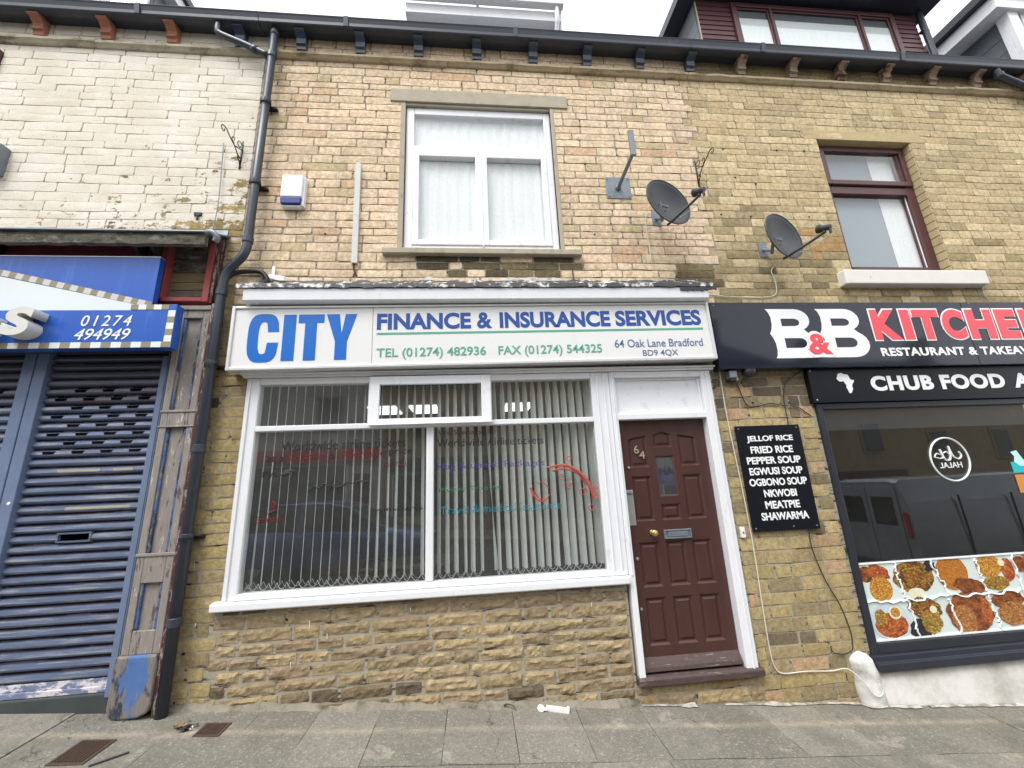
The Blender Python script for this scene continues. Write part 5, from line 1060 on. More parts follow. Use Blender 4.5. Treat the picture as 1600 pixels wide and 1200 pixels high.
def dish(label, cx, cz, az):
    n_ = Vector((math.sin(az), -math.cos(az), .02)).normalized(); r_ = n_.cross(Vector((0, 0, 1))).normalized()*-1; u_ = Vector((0, 0, 1)); u_ = (u_-n_*u_.dot(n_)).normalized(); c0 = Vector((cx, -.35, cz)); t = thing('satellite_dish', label, 'satellite dish', (cx, 0, cz-.2), 'satellite dishes on the wall')
    W_, H_ = .298, .243; V = []; rings = 9; nn = 36
    for j in range(rings+1):
        q = j/rings
        for i in range(nn):
            a = 2*math.pi*i/nn; dpt = -.062*(1-q*q)-.0; V.append(c0+r_*W_*q*math.cos(a)+u_*H_*q*math.sin(a)+n_*dpt)
    F = [(j*nn+i, j*nn+(i+1) % nn, (j+1)*nn+(i+1) % nn, (j+1)*nn+i) for j in range(rings) for i in range(nn)]
    mb = MB(); mb.add(V, F); o = mb.build('reflector', m_dish, t, smooth=True); s_ = o.modifiers.new('t', 'SOLIDIFY'); s_.thickness = .009; s_.offset = 0
    mb = MB(); mb.tube([c0+r_*W_*math.cos(2*math.pi*i/nn)+u_*H_*math.sin(2*math.pi*i/nn) for i in range(nn+1)], .0065, 6, cap=False); mb.build('rim', m_dish, t, smooth=True)
    foot = c0-u_*H_*.93-n_*.01; lnb = c0-u_*H_*.55+n_*.33
    mb = MB(); mb.tube([foot-n_*.05, foot, lnb-u_*.045], .0125, 8); mb.build('arm', m_plasb, t, smooth=True)
    mb = MB(); d_ = (c0-lnb).normalized(); mb.lathe(lnb+d_*-.06, d_, [(.022, 0), (.028, .01), (.028, .07), (.040, .085), (.040, .110), (.0, .114)], 14); mb.tube([lnb-u_*.05, lnb-u_*.0], .016, 8); mb.tube([lnb-d_*.05, lnb-d_*.05-u_*.06], .012, 8); mb.build('receiver_head', m_plasb, t, smooth=False)
    mb = MB(); b0 = c0-n_*.065; mb.tube([b0, b0-n_*.05, Vector((cx+.03, -.12, cz-.05)), Vector((cx+.03, -.12, cz-.02)), Vector((cx+.03, -.005, cz+.06))], .017, 8); mb.box(cx-.02, cx+.08, -.012, -.004, cz-.03, cz+.15); mb.tube([b0-u_*.09-r_*.05, b0+u_*.09-r_*.05], .012, 6); mb.tube([b0-u_*.09+r_*.05, b0+u_*.09+r_*.05], .012, 6); mb.tube([b0-r_*.05, b0+r_*.05], .02, 6); mb.build('wall_mount', m_galv, t)
    mb = MB(); mb.tube(smooth_path([lnb-d_*.05-u_*.06, lnb-n_*.03-u_*.11, lnb-n_*.12-u_*.12, foot+n_*.1-u_*.02], 5), .003, 5); mb.build('lead', m_wcable, t)
    for q in ((-.35, -.05), (-.15, -.2), (.1, -.55), (-.25, .1)):
        pass
    mb = MB()
    for a, b in ((-.32, -.12), (-.05, -.30), (.02, -.72)): c_ = c0+r_*W_*a+u_*H_*b-n_*.055*(1-a*a-b*b); mb.lathe(c_, n_, [(.006, -.002), (.006, .004), (0, .006)], 8)
    mb.build('bolt', m_iron, t)
    return t
dish('grey satellite dish on beige stone beneath the sign post near the white window', 2.004, 4.30, .37)
dish('grey satellite dish on yellow stone just left of the brown window', 3.178, 3.93, .36)
def scroll(label, x, z0, z1, reach, ang):
    t = thing('basket_bracket', label, 'bracket', (x, 0, z0), 'scrolled iron hanging basket brackets'); ca, sa = math.sin(ang), math.cos(ang)
    P = lambda r, z: (x+r*ca, -.008-r*sa, z)
    mb = MB(); mb.box(x-.008, x+.008, -.010, -.002, z0-.02, z1+.03); h = z1-z0
    def st(pts, r=.0055): mb.tube(smooth_path([P(a, b) for a, b in pts], 5), r, 6)
    def curl(cr, cz, r, a0, turns, sgn=1): st([(cr+r*(1-.06*k)*math.cos(a0+sgn*k*.6), cz+r*(1-.06*k)*math.sin(a0+sgn*k*.6)) for k in range(int(turns*10.5))], .0045)
    st([(.0, z0+.02), (.06, z0+.10), (.12, z0+.15), (.19, z0+.17), (.27, z0+.205), (reach, z0+.20)]); curl(reach-.0, z0+.165, .035, math.pi/2, 1.0, -1)
    curl(.035, z0+.09, .03, 3.4, 1.1); curl(.045, z1-.06, .045, 2.5, 1.1, -1); curl(.15, z0+.20, .03, 4.2, 1.0, 1); mb.tube([P(0, z1-.08), P(.12, z0+.15)], .005, 6)
    mb.build('scroll_bar', m_iron, t, smooth=True); mb = MB(); mb.tube([P(.0, z0-.01), P(.012, z0-.01)], .008, 6); mb.build('fixing', m_iron, t)
scroll('black scrolled iron bracket on the white stone beside the drainpipe', -2.345, 4.87, 5.16, .31, .0)
scroll('black scrolled iron bracket above the satellite dish where the stone colour changes', 2.600, 4.81, 5.11, .31, .0)
sp_ = thing('sign_arm', 'bare grey metal projecting sign arm on a square plate beside the white window', 'sign bracket', (1.65, 0, 4.74))
mb = MB(); mb.box(1.505, 1.785, -.012, -.003, 4.605, 4.878); mb.build('wall_plate', m_galv, sp_, bevel=.002)
mb = MB(); mb.tube([(1.642, -.01, 4.735), (1.655, -.42, 4.80)], .020, 12); mb.lathe((1.642, -.012, 4.735), (0, -1, .0), [(.034, 0), (.030, .02), (.022, .03)], 12); mb.build('arm', m_galv, sp_, smooth=False)
mb = MB(); mb.box(1.632, 1.688, -.445, -.42, 4.775, 5.08); mb.build('end_bar', m_galv, sp_, bevel=.003)
mb = MB()
for x in (1.53, 1.76):
    for z in (4.63, 4.855): mb.lathe((x, -.012, z), (0, -1, 0), [(.010, 0), (.010, .006), (0, .008)], 6)
mb.build('bolt', m_keyb, sp_)
cv = thing('security_camera', 'square grey security sensor under the left end of the black sign', 'sensor', (2.54, -.08, 2.55)); B('housing', m_galv, cv, (2.500, 2.578, -.10, -.02, 2.515, 2.59), bevel=.008); B('bracket', m_plasb, cv, (2.51, 2.57, -.09, -.0, 2.49, 2.515), bevel=.004); mb = MB(); mb.lathe((2.60, -.03, 2.515), (0, -1, 0), [(.014, 0), (.014, .02), (0, .022)], 10); mb.build('white_clip', m_upvc, cv)
dm = thing('dome_camera', 'black dome camera hanging under the black sign beside the grey sensor', 'camera', (2.71, -.09, 2.56)); mb = MB(); mb.lathe((2.712, -.09, 2.598), (0, 0, -1), [(.056, 0), (.058, .02), (.052, .045), (.036, .066), (.012, .078), (.0, .079)], 18); mb.build('dome', m_plasb, dm, smooth=True); mb = MB(); mb.lathe((2.712, -.09, 2.60), (0, 0, -1), [(.060, 0), (.060, .012)], 18); mb.build('base_ring', m_iron, dm)
def cable(label, pts, r, m, y=-.017, name='wall_cable'):
    t = MB(); t.tube(smooth_path([(a, (y if len(p) == 0 else p[0]), b) for a, b, *p in pts], 5), r, 6); o = t.build(name, m, smooth=True); tag(o, label, 'cable'); return o
cable('thin white cable running down beside the door frame and along to the plaster lump', [(2.455, 2.62), (2.45, 2.47), (2.45, 2.09), (2.475, 1.49), (2.485, .98), (2.475, .51), (2.47, .16), (2.49, .0), (2.56, -.05), (2.76, -.05), (2.99, -.065), (3.12, -.05, -.04), (3.19, -.12, -.085), (3.25, -.22, -.105), (3.31, -.235, -.11), (3.345, -.19, -.11), (3.315, -.155, -.11)], .005, m_wcable)
cable('black cable drooping from the grey sensor towards the restaurant window', [(2.585, 2.53), (2.62, 2.45), (2.65, 2.32), (2.69, 2.245), (2.77, 2.24), (2.93, 2.265), (3.06, 2.24), (3.20, 2.225), (3.28, 2.17), (3.33, 2.13)], .0045, m_bcable)
cable('black cable curving from the sign corner down to the menu board', [(3.35, 2.60), (3.25, 2.55), (3.15, 2.49), (3.09, 2.38), (3.075, 2.26), (3.07, 2.04)], .0045, m_bcable)
cable('black cable hanging below the menu board with a curled loose end', [(3.05, 1.07), (3.05, .90), (3.11, .65), (3.20, .44), (3.245, .23), (3.235, .10), (3.20, .065), (3.13, .05), (3.05, .07), (3.03, .105), (3.04, .12)], .0045, m_bcable)
cable('thin white cable looping down from the dish on beige stone', [(2.06, 4.48, -.2), (1.97, 4.47, -.05), (1.915, 4.38), (1.90, 4.20), (1.905, 4.01), (1.90, 3.80)], .005, m_wcable)
cable('white cable from the dish on yellow stone along to the white fascia', [(3.18, 3.70, -.3), (3.28, 3.78, -.05), (3.245, 3.72), (3.265, 3.60), (3.25, 3.47), (3.18, 3.42), (3.0, 3.41), (2.70, 3.42), (2.50, 3.44), (2.46, 3.40), (2.46, 3.32)], .005, m_wcable)
cable('short pale cable end beside the thick white sill', [(5.65, 3.73, -.05), (5.78, 3.70, -.02), (5.79, 3.60), (5.75, 3.46), (5.78, 3.40)], .005, m_wcable)
cable('taut grey wire down the white stone wall left of the drainpipe', [(-2.52, 5.14, -.03), (-2.49, 4.64, -.03), (-2.47, 4.30, -.05), (-2.47, 4.02, -.10), (-2.43, 3.84, -.32)], .0045, m_galv)
mb = MB(); rm = random.Random(12)
for x, z in ((3.06, 4.93), (2.98, 5.32), (3.66, 5.33), (4.02, 5.34), (2.80, 4.43), (3.15, 4.41), (3.86, 4.42), (3.3, 4.85), (-1.45, 4.11), (1.32, 4.15), (-2.25, .45), (2.75, 2.28)): mb.lathe((x, -.0045, z), (0, -1, 0), [(.011, 0), (.010, .007), (0, .0075)], 7)
mb.build('plugged_hole', m_iron, right)
mb = MB()
for x, z, l in ((-1.33, .62, .055), (-1.19, .52, .04), (-1.45, .34, .04), (-2.18, .66, .03), (-.55, .66, .02), (.95, .60, .03)): mb.tube([(x, -.026, z), (x+.002, -.026, z-l)], .0035, 5, r1=.0015)
mb.build('paint_drip', m_upvc, mid)
m_seal = mat('old_white_sealant', (.62, .60, .56), .8, var=.2, scale=20, bmp=.6, dirt=(.4, .33, .25), dirt_lo=.5, dirt_hi=.6, dscale=14)
for a, b, t in ((-.50, -.36, 0), (.25, .95, 1)):
    mb = MB()
    n_ = 14; V = []
    for i in range(n_+1):
        x = a+(b-a)*i/n_; hh = .03+.035*abs(noise.noise((x*11, t, 0)))*2; V += [(x, -.012, 3.60), (x, -.011, 3.60+hh*min(1, 4*i/n_, 4*(1-i/n_)+.1))]
    mb.add(V, [(2*i, 2*i+2, 2*i+3, 2*i+1) for i in range(n_)]); mb.build('white_sealant', m_seal, mid)
mb = MB(); mb.tube([(1.04, -.02, 3.74), (1.045, -.02, 3.60)], .007, 6); mb.build('rusty_spike', mat('rust_brown', (.12, .04, .015), .8), mid)
hk = thing('anchor_plate', 'small rusted iron anchor stub on the white wall above the canopy', 'wall anchor', (-2.66, 0, 4.31)); mb = MB(); mb.box(-2.70, -2.63, -.02, .0, 4.29, 4.325); mb.tube([(-2.665, -.015, 4.30), (-2.66, -.02, 4.24)], .01, 6); mb.build('plate', m_iron, hk, bevel=.003)
gb = thing('wall_box', 'corner of a pale grey box on the white wall at the left edge', 'box', (-4.6, 0, 4.8)); B('box_body', m_galv, gb, (-4.80, -4.475, -.10, .0, 4.68, 4.99), bevel=.006)
rb_ = thing('sprinkler_bracket', 'small white metal clip on the brown stones right of the door', 'clip', (2.46, 0, 1.10)); B('clip', m_upvc, rb_, (2.385, 2.425, -.03, -.005, 1.04, 1.13), bevel=.004); mb = MB(); mb.lathe((2.405, -.03, 1.085), (0, -1, 0), [(.01, 0), (.008, .006), (0, .007)], 8); mb.build('screw', m_galv, rb_)

# ------------------------------------------------------------------ ground
GZ = lambda x, y: -.08-.073*x+.02*y
def sheet(name, m, x0, x1, y0, y1, dz, kind='structure', nx=2, ny=2):
    V = [(x0+(x1-x0)*i/nx, y0+(y1-y0)*j/ny, 0) for j in range(ny+1) for i in range(nx+1)]; V = [(x, y, GZ(x, y)+dz) for x, y, z in V]
    mb = MB(); mb.add(V, [(j*(nx+1)+i, j*(nx+1)+i+1, (j+1)*(nx+1)+i+1, (j+1)*(nx+1)+i) for j in range(ny) for i in range(nx)]); o = mb.build(name, m); tag(o, kind=kind); return o
sheet('ground', m_tar, -60, 60, -60, 60, -.14)
sheet('road', m_tar, -60, 60, -12.1, -4.3, -.11)
# paving flags, each laid a little out of true, in one pavement object
mb = MB(); cols = []; rp = random.Random(4)
rows = [(0.12, -.665), (-.67, -1.29), (-1.295, -1.92), (-1.925, -2.55), (-2.555, -3.2), (-3.205, -3.85)]
jr = {0: [-8.0, -7.1, -6.2, -5.3, -4.5, -3.75, -2.90, -2.10, -1.62, -1.20, -.75, -.25, .245, .745, 1.25, 1.74, 2.20, 2.78, 3.4, 4.1, 4.8, 5.5, 6.3, 7.1, 8, 9, 10, 11]}
for k, (ya, yb) in enumerate(rows):
    xs = jr.get(k)
    if xs is None:
        xs = [-9.0+rp.uniform(0, .3)]
        while xs[-1] < 11: xs.append(xs[-1]+rp.choice((.6, .75, .9)))
        if k == 1: xs = [-9, -8.1, -7.2, -6.3, -5.4, -4.5, -3.7, -2.95, -2.15, -1.45, -.6, .21, .70, 1.21, 1.66, 2.45, 3.1, 3.8, 4.6, 5.4, 6.2, 7, 8, 9, 10, 11]
    for a, b in zip(xs[:-1], xs[1:]):
        g = rp.uniform(.001, .003); c = rp.uniform(.82, 1.14); col = (.175*c, .165*c, .142*c); z = [rp.uniform(-.004, .004) for _ in range(4)]; n0 = len(mb.v)
        nx, ny = 6, 6; V = []; s_ = rp.uniform(0, 50)
        for j in range(ny+1):
            for i in range(nx+1):
                u, v = i/nx, j/ny; x = a+g+(b-a-2*g)*u; y = ya-g+(yb-ya+2*g)*v; zz = z[0]*(1-u)*(1-v)+z[1]*u*(1-v)+z[2]*u*v+z[3]*(1-u)*v
                if i in (0, nx): x += .004*noise.noise((x*9, y*9, s_))
                if j in (0, ny): y += .004*noise.noise((x*9, y*9, s_))
                V.append((x, y, GZ(x, y)+zz+.0025*noise.noise((x*2.5, y*2.5, 0))))
        F = [(j*7+i, j*7+i+1, (j+1)*7+i+1, (j+1)*7+i) for j in range(6) for i in range(6)]
        # sides down into the joint
        per = [i for i in range(7)]+[j*7+6 for j in range(1, 7)]+[42+i for i in range(5, -1, -1)]+[j*7 for j in range(5, 0, -1)]
        m0 = len(V); V += [(V[p][0], V[p][1], V[p][2]-.03) for p in per]; L_ = len(per); F += [(per[i], per[(i+1) % L_], m0+(i+1) % L_, m0+i) for i in range(L_)]
        mb.add(V, F); cols += [(*col, 1)]*len(V)
pv = mb.build('pavement', m_pave, colors=cols); tag(pv, kind='structure')
sheet('path', mat('joint_grit', (.085, .078, .06), .95, bmp=.4), -9, 11, -3.86, .2, -.012)
mb = MB(); x = -9
while x < 11: mb.add([(x+a*.905+.005, -4.05+b*.19-.03*(1-b)*0, GZ(x+a*.905, -4.0)+c) for a in (0, 1) for b in (0, 1) for c in (-.16, .0)], [(0, 1, 3, 2), (4, 6, 7, 5), (0, 4, 5, 1), (2, 3, 7, 6), (0, 2, 6, 4), (1, 5, 7, 3)]); x += .915
kb = mb.build('kerb', m_kerb, bevel=.015); tag(kb, kind='structure')
# cement fillet with crumbling edge along the foot of the wall
n = 200; V = []; 
for i in range(n+1):
    x = -2.30+3.6*i/n; w = .050+.035*noise.noise((x*3.5, 0, 0))+.02*noise.noise((x*14, 0, 2)); h = .035+.03*noise.noise((x*4, 7, 0))+.012*noise.noise((x*19, 7, 0))
    for t_ in (0, .35, .7, 1): V.append((x, -.0-w*t_-.012, GZ(x, -.05)+h*(1-t_)**1.5+.004*noise.noise((x*40, t_*9, 0))-(.01 if t_ == 1 else 0)))
mb = MB(); mb.add(V, [(i*4+j, i*4+j+1, (i+1)*4+j+1, (i+1)*4+j) for i in range(n) for j in range(3)]); o = mb.build('cement_fillet', mat('crumbling_cement', (.225, .20, .155), .95, var=.4, scale=9, bmp=1, dirt=(.08, .075, .05), dirt_lo=.5, dirt_hi=.62, bscale=50), mid)
# spilt white paint line along the wall foot on the right
n = 170; V = []
for i in range(n+1):
    x = 1.30+6.9*i/n; w = .012+.03*noise.noise((x*2.6, 0, 4))+.025*noise.noise((x*13, 0, 4)); w = max(.002, w)*min(1, (x-1.28)*4); up = .004+.02*noise.noise((x*6, 9, 0))+.014*noise.noise((x*21, 9, 0)); yo = 0 if x < 3.2 else -.06
    V += [(x, yo-.018, GZ(x, 0)+max(.006, up)), (x, yo-.035, GZ(x, 0)+.008), (x, yo-.04-max(w, .004), GZ(x, yo-.1)+.0065)]
mb = MB(); mb.add(V, [(i*3+j, i*3+j+1, (i+1)*3+j+1, (i+1)*3+j) for i in range(n) for j in range(2) if noise.noise((i*.11, 0, 77)) > -.28]); o = mb.build('paint_splash', mat('dried_white_paint', (.42, .41, .37), .85, var=.2, scale=12, bmp=.4, dirt=(.22, .20, .16), dirt_lo=.46, dirt_hi=.54, dscale=11), right)
def cover(label, x0, x1, y0, y1, skew=0):
    t = thing('drain_cover', label, 'drain cover', ((x0+x1)/2, (y0+y1)/2, GZ((x0+x1)/2, (y0+y1)/2)))
    def slab(name, m_, a, b, c, d, z0, z1, bev=.002):
        V = [(x+skew*(y-y0), y, GZ(x, y)+z) for x in (a, b) for y in (c, d) for z in (z0, z1)]; q = MB(); q.add(V, [(0, 1, 3, 2), (4, 6, 7, 5), (0, 4, 5, 1), (2, 3, 7, 6), (0, 2, 6, 4), (1, 5, 7, 3)]); return q
    slab('f', None, x0, x1, y0, y1, -.02, .006).build('frame', m_rust, t, bevel=.002); q = MB(); n_ = int((x1-x0)/.022)
    for i in range(n_):
        a = x0+.018+(x1-x0-.036)*i/n_; s__ = slab('r', None, a, a+.010, y0+.02, y1-.02, .005, .011); q.add(s__.v, s__.f)
    q.build('ribbed_lid', m_rust, t)
cover('rusty ribbed rectangular cover set in the flags at the bottom left', -2.58, -2.37, -.60, -.36); cover('small rusty square cover near the foot of the drainpipe', -1.92, -1.75, -.345, -.19)
# weeds and litter
rw_ = random.Random(9)
def weed(label, x, y, n, s, m=None):
    mb = MB()
    for i in range(n):
        a = rw_.uniform(0, 6.28); l = s*rw_.uniform(.5, 1); w = l*.22; bx_, by_ = x+rw_.uniform(-1, 1)*s*.9, y+rw_.uniform(-.5, .5)*s; z0 = GZ(bx_, by_)+.003; e_ = rw_.uniform(.2, 1.1)
        d = Vector((math.cos(a)*math.cos(e_), math.sin(a)*math.cos(e_), math.sin(e_))); q = Vector((-math.sin(a), math.cos(a), 0)); p = Vector((bx_, by_, z0))
        mb.add([p, p+d*l*.5+q*w, p+d*l+Vector((0, 0, -l*.15)), p+d*l*.5-q*w], [(0, 1, 2, 3)])
    o = mb.build('weed_tuft', m or m_weed); tag(o, label, 'weed')
weed('small green weed growing at the foot of the pilaster', -2.50, -.13, 34, .030); weed('tiny weed and dark rubbish on the flags between drainpipe and small cover', -2.04, -.24, 22, .03)
lt = thing('litter_scrap', 'crumpled black and brown scrap on the flags by the small square cover', 'litter', (-2.02, -.25, GZ(-2, -.25)))
for k, (m_, nme) in enumerate(((m_plasb, 'film'), (m_leaf, 'dead_leaf'), (m_paper, 'paper'))):
    mb = MB()
    for i in range(9 if k == 0 else 4):
        x, y = -2.02+rw_.uniform(-.07, .07)*(1 if k == 0 else .6), -.25+rw_.uniform(-.045, .045); s_ = rw_.uniform(.015, .04); a = rw_.uniform(0, 6.28); z = GZ(x, y)+rw_.uniform(.004, .03)
        mb.add([(x+s_*math.cos(a+t)*(1 if j % 2 else .5), y+s_*math.sin(a+t)*(1 if j % 2 else .5), z+rw_.uniform(-.008, .012)) for j, t in enumerate((0, 1.2, 2.4, 3.7, 5))], [(0, 1, 2), (0, 2, 3), (0, 3, 4)])
    mb.build(nme, m_, lt)
bk = thing('plastic_bracket', 'broken white plastic bracket lying on the flags below the stone wall', 'litter', (.56, -.08, GZ(.56, -.08)), rot=(0, .10, -.22))
o0 = bk.location; mb = MB(); mb.box(o0.x-.05, o0.x+.13, o0.y-.022, o0.y+.018, o0.z+.018, o0.z+.026); mb.box(o0.x-.05, o0.x+.13, o0.y-.022, o0.y-.018, o0.z, o0.z+.022); mb.box(o0.x+.11, o0.x+.13, o0.y-.02, o0.y+.02, o0.z-.0, o0.z+.035); mb.build('channel', m_paper, bk, bevel=.003)
mb = MB(); mb.lathe((o0.x-.09, o0.y-.02, o0.z+.01), (.1, -.5, 1), [(.028, 0), (.028, .008), (.008, .0085)], 14); mb.box(o0.x-.085, o0.x-.04, o0.y-.035, o0.y-.01, o0.z+.008, o0.z+.018); mb.build('lug', m_paper, bk)
mb = MB(); mb.tube([(-2.32, -.62, GZ(-2.3, -.6)+.008), (-2.19, -.50, GZ(-2.2, -.5)+.008)], .006, 6); o = mb.build('stick', m_plasb); tag(o, 'thin dark stick lying on the flags beside the ribbed cover', 'litter')
mb = MB(); mb.tube(smooth_path([(.185, -.05, GZ(.18, 0)+.02), (.21, -.06, GZ(.2, 0)+.035), (.255, -.08, GZ(.2, 0)+.03), (.27, -.10, GZ(.2, 0)+.01)], 4), .007, 6, r1=.003); o = mb.build('stick', m_plasb); tag(o, 'small dark curved twig on the flags left of the white plastic bracket', 'litter')
mb = MB()
for i in range(130):
    x = rw_.uniform(-3.4, 4.2); y = -rw_.uniform(.02, .62)**1.0; s_ = rw_.uniform(.0018, .0055); z = GZ(x, y)+.001
    mb.add([(x+s_*rw_.uniform(.6, 1.3)*a, y+s_*rw_.uniform(.6, 1.3)*b, z+c) for a, b, c in ((1, 0, 0), (0, 1, 0), (-1, 0, 0), (0, -1, 0), (0, 0, s_*1.1))], [(0, 1, 4), (1, 2, 4), (2, 3, 4), (3, 0, 4)])
o = mb.build('grit', mat('pale_grit', (.42, .40, .36), .9, var=.4, scale=3)); tag(o, kind='stuff'); tag(o, 'pale crumbs of grit scattered over the flags', 'grit')

# ------------------------------------------------------------------ the street behind the camera (seen in the glass)
def wheel(t, x, y, z, r=.32, w=.2):
    q = MB(); q.lathe((x, y-w/2, z), (0, 1, 0), [(r*.6, 0), (r*.96, .0), (r, .03), (r, w-.03), (r*.96, w), (r*.6, w)], 24); tw = q.build('wheel', m_plasb, t, smooth=False); q = MB(); q.lathe((x, y-w/2-.004, z), (0, 1, 0), [(.0, 0), (r*.2, .0), (r*.62, .02), (r*.62, w), (.0, w+.01)], 16); q.build('rim', m_steel, tw)
m_carb = mat('blue_car_paint', (.04, .10, .34), .12, .3, var=.05, bmp=0, coat=.8); m_cgl = mat('dark_car_glass', (.02, .024, .026), .05, var=0, bmp=0, spec=.8)
cz = GZ(-3, -5.7)-.11; cr = thing('parked_car', 'blue hatchback parked at the kerb, reflected in the white shop window', 'car', (-3.0, -5.75, cz))
q = MB(); sect = [(-5.0, .45, .80), (-4.85, .30, .98), (-4.2, .22, 1.0), (-2.6, .22, .96), (-1.75, .22, .92), (-1.15, .25, .80), (-.90, .35, .66)]
V = []
for x, zb, zt in sect:
    k = .80 if x in (-5.0, -.90) else 1; V += [(x, -5.75+s*.86*k*b, cz+h) for s, b, h in ((-1, .93, zb), (-1, 1, zb+.2), (-1, .97, zt-.08), (-1, .86, zt), (1, .86, zt), (1, .97, zt-.08), (1, 1, zb+.2), (1, .93, zb))]
q.add(V, [(i*8+j, i*8+(j+1) % 8, (i+1)*8+(j+1) % 8, (i+1)*8+j) for i in range(len(sect)-1) for j in range(8)]+[tuple(range(8)), tuple(range((len(sect)-1)*8, len(sect)*8))]); o = q.build('body', m_carb, cr, smooth=True)
q = MB(); prof_ = [(-4.9, .95, .80), (-4.45, 1.38, .66), (-3.9, 1.45, .62), (-3.0, 1.44, .62), (-2.55, 1.34, .66), (-1.80, .93, .78)]
V = [(x, -5.75+s*w_, cz+h_) for x, h_, w_ in prof_ for s in (-1, 1)]+[(x, -5.75+s*.80, cz+.90) for x, h_, w_ in prof_ for s in (-1, 1)]
n = len(prof_); F = [(2*i, 2*i+1, 2*i+3, 2*i+2) for i in range(n-1)]+[(2*i, 2*i+2, 2*n+2*i+2, 2*n+2*i) for i in range(n-1)]+[(2*i+1, 2*n+2*i+1, 2*n+2*i+3, 2*i+3) for i in range(n-1)]
q.add(V, F); q.build('cabin_glass', m_cgl, cr); q = MB(); q.add([(x, -5.75+s*(w_+.004), cz+h_+.012) for x, h_, w_ in prof_[1:5] for s in (-1, 1)], [(2*i, 2*i+1, 2*i+3, 2*i+2) for i in range(3)])
for i in range(n-1):
    for s in (-1, 1): a, b = prof_[i], prof_[i+1]; q.tube([(a[0], -5.75+s*(a[2]+.01), cz+a[1]), (b[0], -5.75+s*(b[2]+.01), cz+b[1])], .03, 6)
for s in (-1, 1): q.tube([(-3.45, -5.75+s*.64, cz+1.44), (-3.45, -5.75+s*.82, cz+.94)], .035, 6)
q.build('roof_frame', m_carb, cr)
for x in (-4.2, -1.75):
    for y in (-5.02, -6.48): wheel(cr, x, y, cz+.32)
for y in (-5.2, -6.3): B('headlight', m_steel, cr, (-1.02, -.93, y-.12, y+.12, cz+.60, cz+.72), bevel=.02)
vz = GZ(12, -6)-.11; vn = thing('parked_van', 'long grey panel van parked at the kerb, reflected in the restaurant window', 'van', (12.5, -6.1, vz)); m_van = mat('grey_van_paint', (.27, .30, .33), .2, .2, var=.05, bmp=0, coat=.5)
q = MB(); V = []; vs_ = [(9.92, .55, 2.45), (10.0, .45, 2.52), (13.9, .42, 2.56), (14.5, .42, 2.40), (15.2, .42, 1.45), (15.9, .45, 1.15), (16.0, .55, .9)]
for x, zb, zt in vs_: V += [(x, -6.1+s*w_, vz+h_) for s, w_, h_ in ((-1, .95, zb), (-1, 1.0, zb+.4), (-1, .96, zt-.55 if zt > 1.6 else zt-.1), (-1, .80, zt-.04), (-1, .6, zt), (1, .6, zt), (1, .80, zt-.04), (1, .96, zt-.55 if zt > 1.6 else zt-.1), (1, 1.0, zb+.4), (1, .95, zb))]
q.add(V, [(i*10+j, i*10+(j+1) % 10, (i+1)*10+(j+1) % 10, (i+1)*10+j) for i in range(len(vs_)-1) for j in range(10)]+[tuple(range(10)), tuple(range((len(vs_)-1)*10, len(vs_)*10))]); q.build('body', m_van, vn)
for y0_, y1_ in ((-6.85, -6.11), (-6.09, -5.35)): rd = B('rear_door', m_van, vn, (9.895, 9.93, y0_, y1_, vz+.6, vz+2.35), bevel=.012); B('door_window', m_cgl, rd, (9.885, 9.896, y0_+.1, y1_-.1, vz+1.45, vz+2.1), bevel=.01)
for y in (-6.95, -5.24): B('tail_light', mat('red_lens', (.4, .01, .01), .15, bmp=0), vn, (9.89, 9.94, y-.05, y+.05, vz+1.2, vz+1.75), bevel=.01)
B('side_panel_line', m_iron, vn, (11.2, 11.215, -5.10, -5.06, vz+.6, vz+2.1), (12.6, 12.615, -5.10, -5.06, vz+.6, vz+2.1), bevel=0); B('rear_bumper', m_plasb, vn, (9.8, 9.94, -7.0, -5.2, vz+.42, vz+.6), bevel=.03)
for x in (11.0, 14.9):
    for y in (-5.25, -6.95): wheel(vn, x, y, vz+.34, .34)
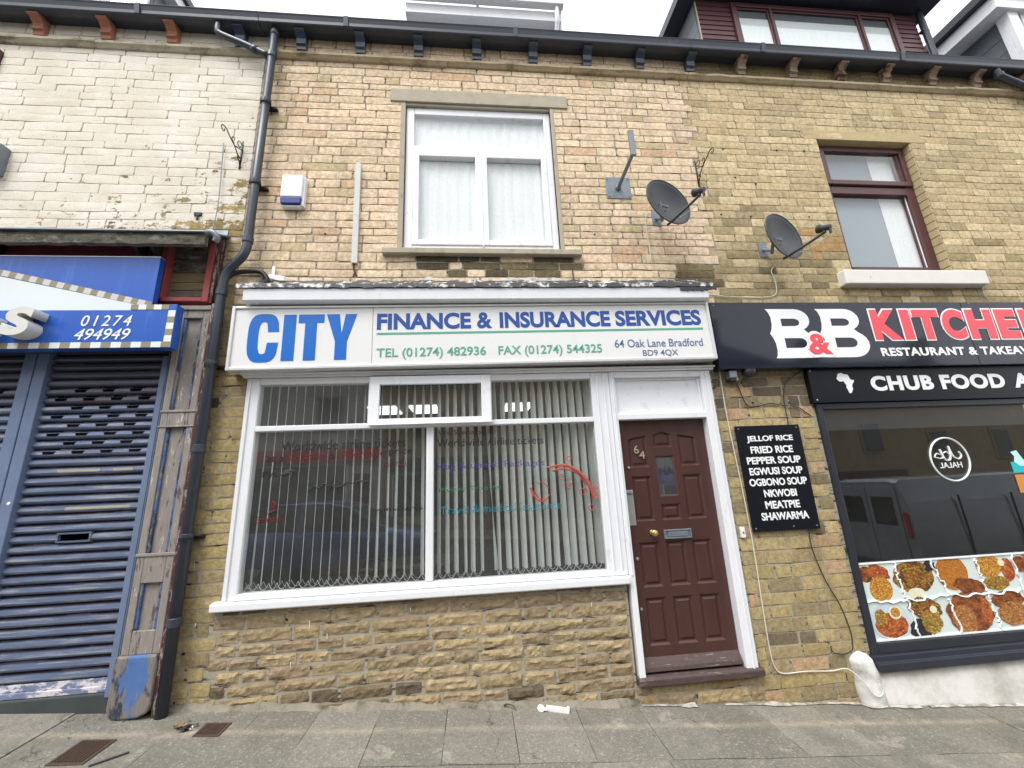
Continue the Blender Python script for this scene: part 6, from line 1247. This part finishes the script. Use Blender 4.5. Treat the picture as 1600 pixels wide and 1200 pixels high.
# opposite terrace
def opp(name_label, x0, x1, hgt, mw, fascia, fz=3.0):
    hgt += 1.7
    t = thing('terraced_house', name_label, 'building', ((x0+x1)/2, -15.5, GZ((x0+x1)/2, -15.5))); g = GZ((x0+x1)/2, -15.5); w = x1-x0
    B('wall', mw, t, (x0, x1, -24, -15.5, g-1, g+hgt), bevel=0); q = MB(); q.add([(x0, -15.2, g+hgt), (x1, -15.2, g+hgt), (x1, -19.7, g+hgt+2.6), (x0, -19.7, g+hgt+2.6), (x0, -24.2, g+hgt), (x1, -24.2, g+hgt)], [(0, 1, 2, 3), (3, 2, 5, 4), (0, 3, 4), (1, 5, 2)]); q.build('roof', m_slate, t)
    B('shop_fascia', fascia, t, (x0+.25, x1-.25, -15.5, -15.3, g+2.65, g+3.25), bevel=.01); f_ = B('shop_window', m_cgl, t, (x0+.5, x1-1.6, -15.5, -15.46, g+.7, g+2.5), bevel=0); B('frame', m_upvc, f_, (x0+.45, x0+.5, -15.5, -15.42, g+.65, g+2.55), (x1-1.6, x1-1.55, -15.5, -15.42, g+.65, g+2.55), bevel=0)
    B('door', m_burg, t, (x1-1.35, x1-.5, -15.5, -15.45, g+.05, g+2.1), bevel=0)
    for k in (0.22, .68): f_ = B('window', m_ost, t, (x0+w*k-.1, x0+w*k+1.1, -15.5, -15.44, g+4.1, g+5.7), bevel=0); B('pane', m_cgl, f_, (x0+w*k, x0+w*k+1.0, -15.44, -15.43, g+4.2, g+5.6), bevel=0)
    B('chimney', m_cement, t, (x1-.7, x1-.0, -20.2, -19.2, g+hgt+1.5, g+hgt+4.0), bevel=0)
m_rend = mat('pale_grey_render', (.42, .41, .39), .9, bmp=.1); m_ost = mat('opposite_sandstone', (.30, .24, .15), .9, var=.3, scale=3, bmp=.3); m_redf = mat('red_fascia', (.45, .05, .04), .4, bmp=0)
for i, (x0, x1, h, mw, fm, lb) in enumerate(((-34, -27, 6.2, m_ost, m_black, 'sandstone house furthest to the left across the street, black fascia'), (-27, -20, 6.2, m_rend, m_bluef, 'rendered house across the street with a blue shop fascia'), (-20, -13.5, 6.4, m_ost, m_upvc, 'sandstone house across the street with a white shop fascia'), (-13.5, -4.2, 6.2, m_rend, m_redf, 'pale rendered house across the street with a long red shop fascia'), (-4.2, 2.0, 6.6, m_ost, m_black, 'sandstone house straight across the street with a black fascia'),
        (2.0, 8.5, 6.1, m_ost, m_green, 'sandstone house across the street with a green shop fascia'), (8.5, 15.5, 6.8, m_rend, m_signb, 'tall rendered house across the street with a bright blue fascia'), (15.5, 22, 6.0, m_ost, m_burg, 'sandstone house across the street with a maroon fascia'), (22, 30, 6.4, m_ost, m_upvc, 'sandstone house furthest to the right across the street, white fascia'))): opp(lb, x0, x1, h, mw, fm)
op = MB(); op.add([(x, y, GZ(x, -12.1)+.02*0+(y+12.1)*.0+dz) for x in (-60, 60) for y in (-15.6, -12.1) for dz in (-.15, .02)], [(0, 1, 3, 2), (4, 6, 7, 5), (0, 4, 5, 1), (2, 3, 7, 6), (0, 2, 6, 4), (1, 5, 7, 3)]); o = op.build('pavement', m_kerb); tag(o, kind='structure')
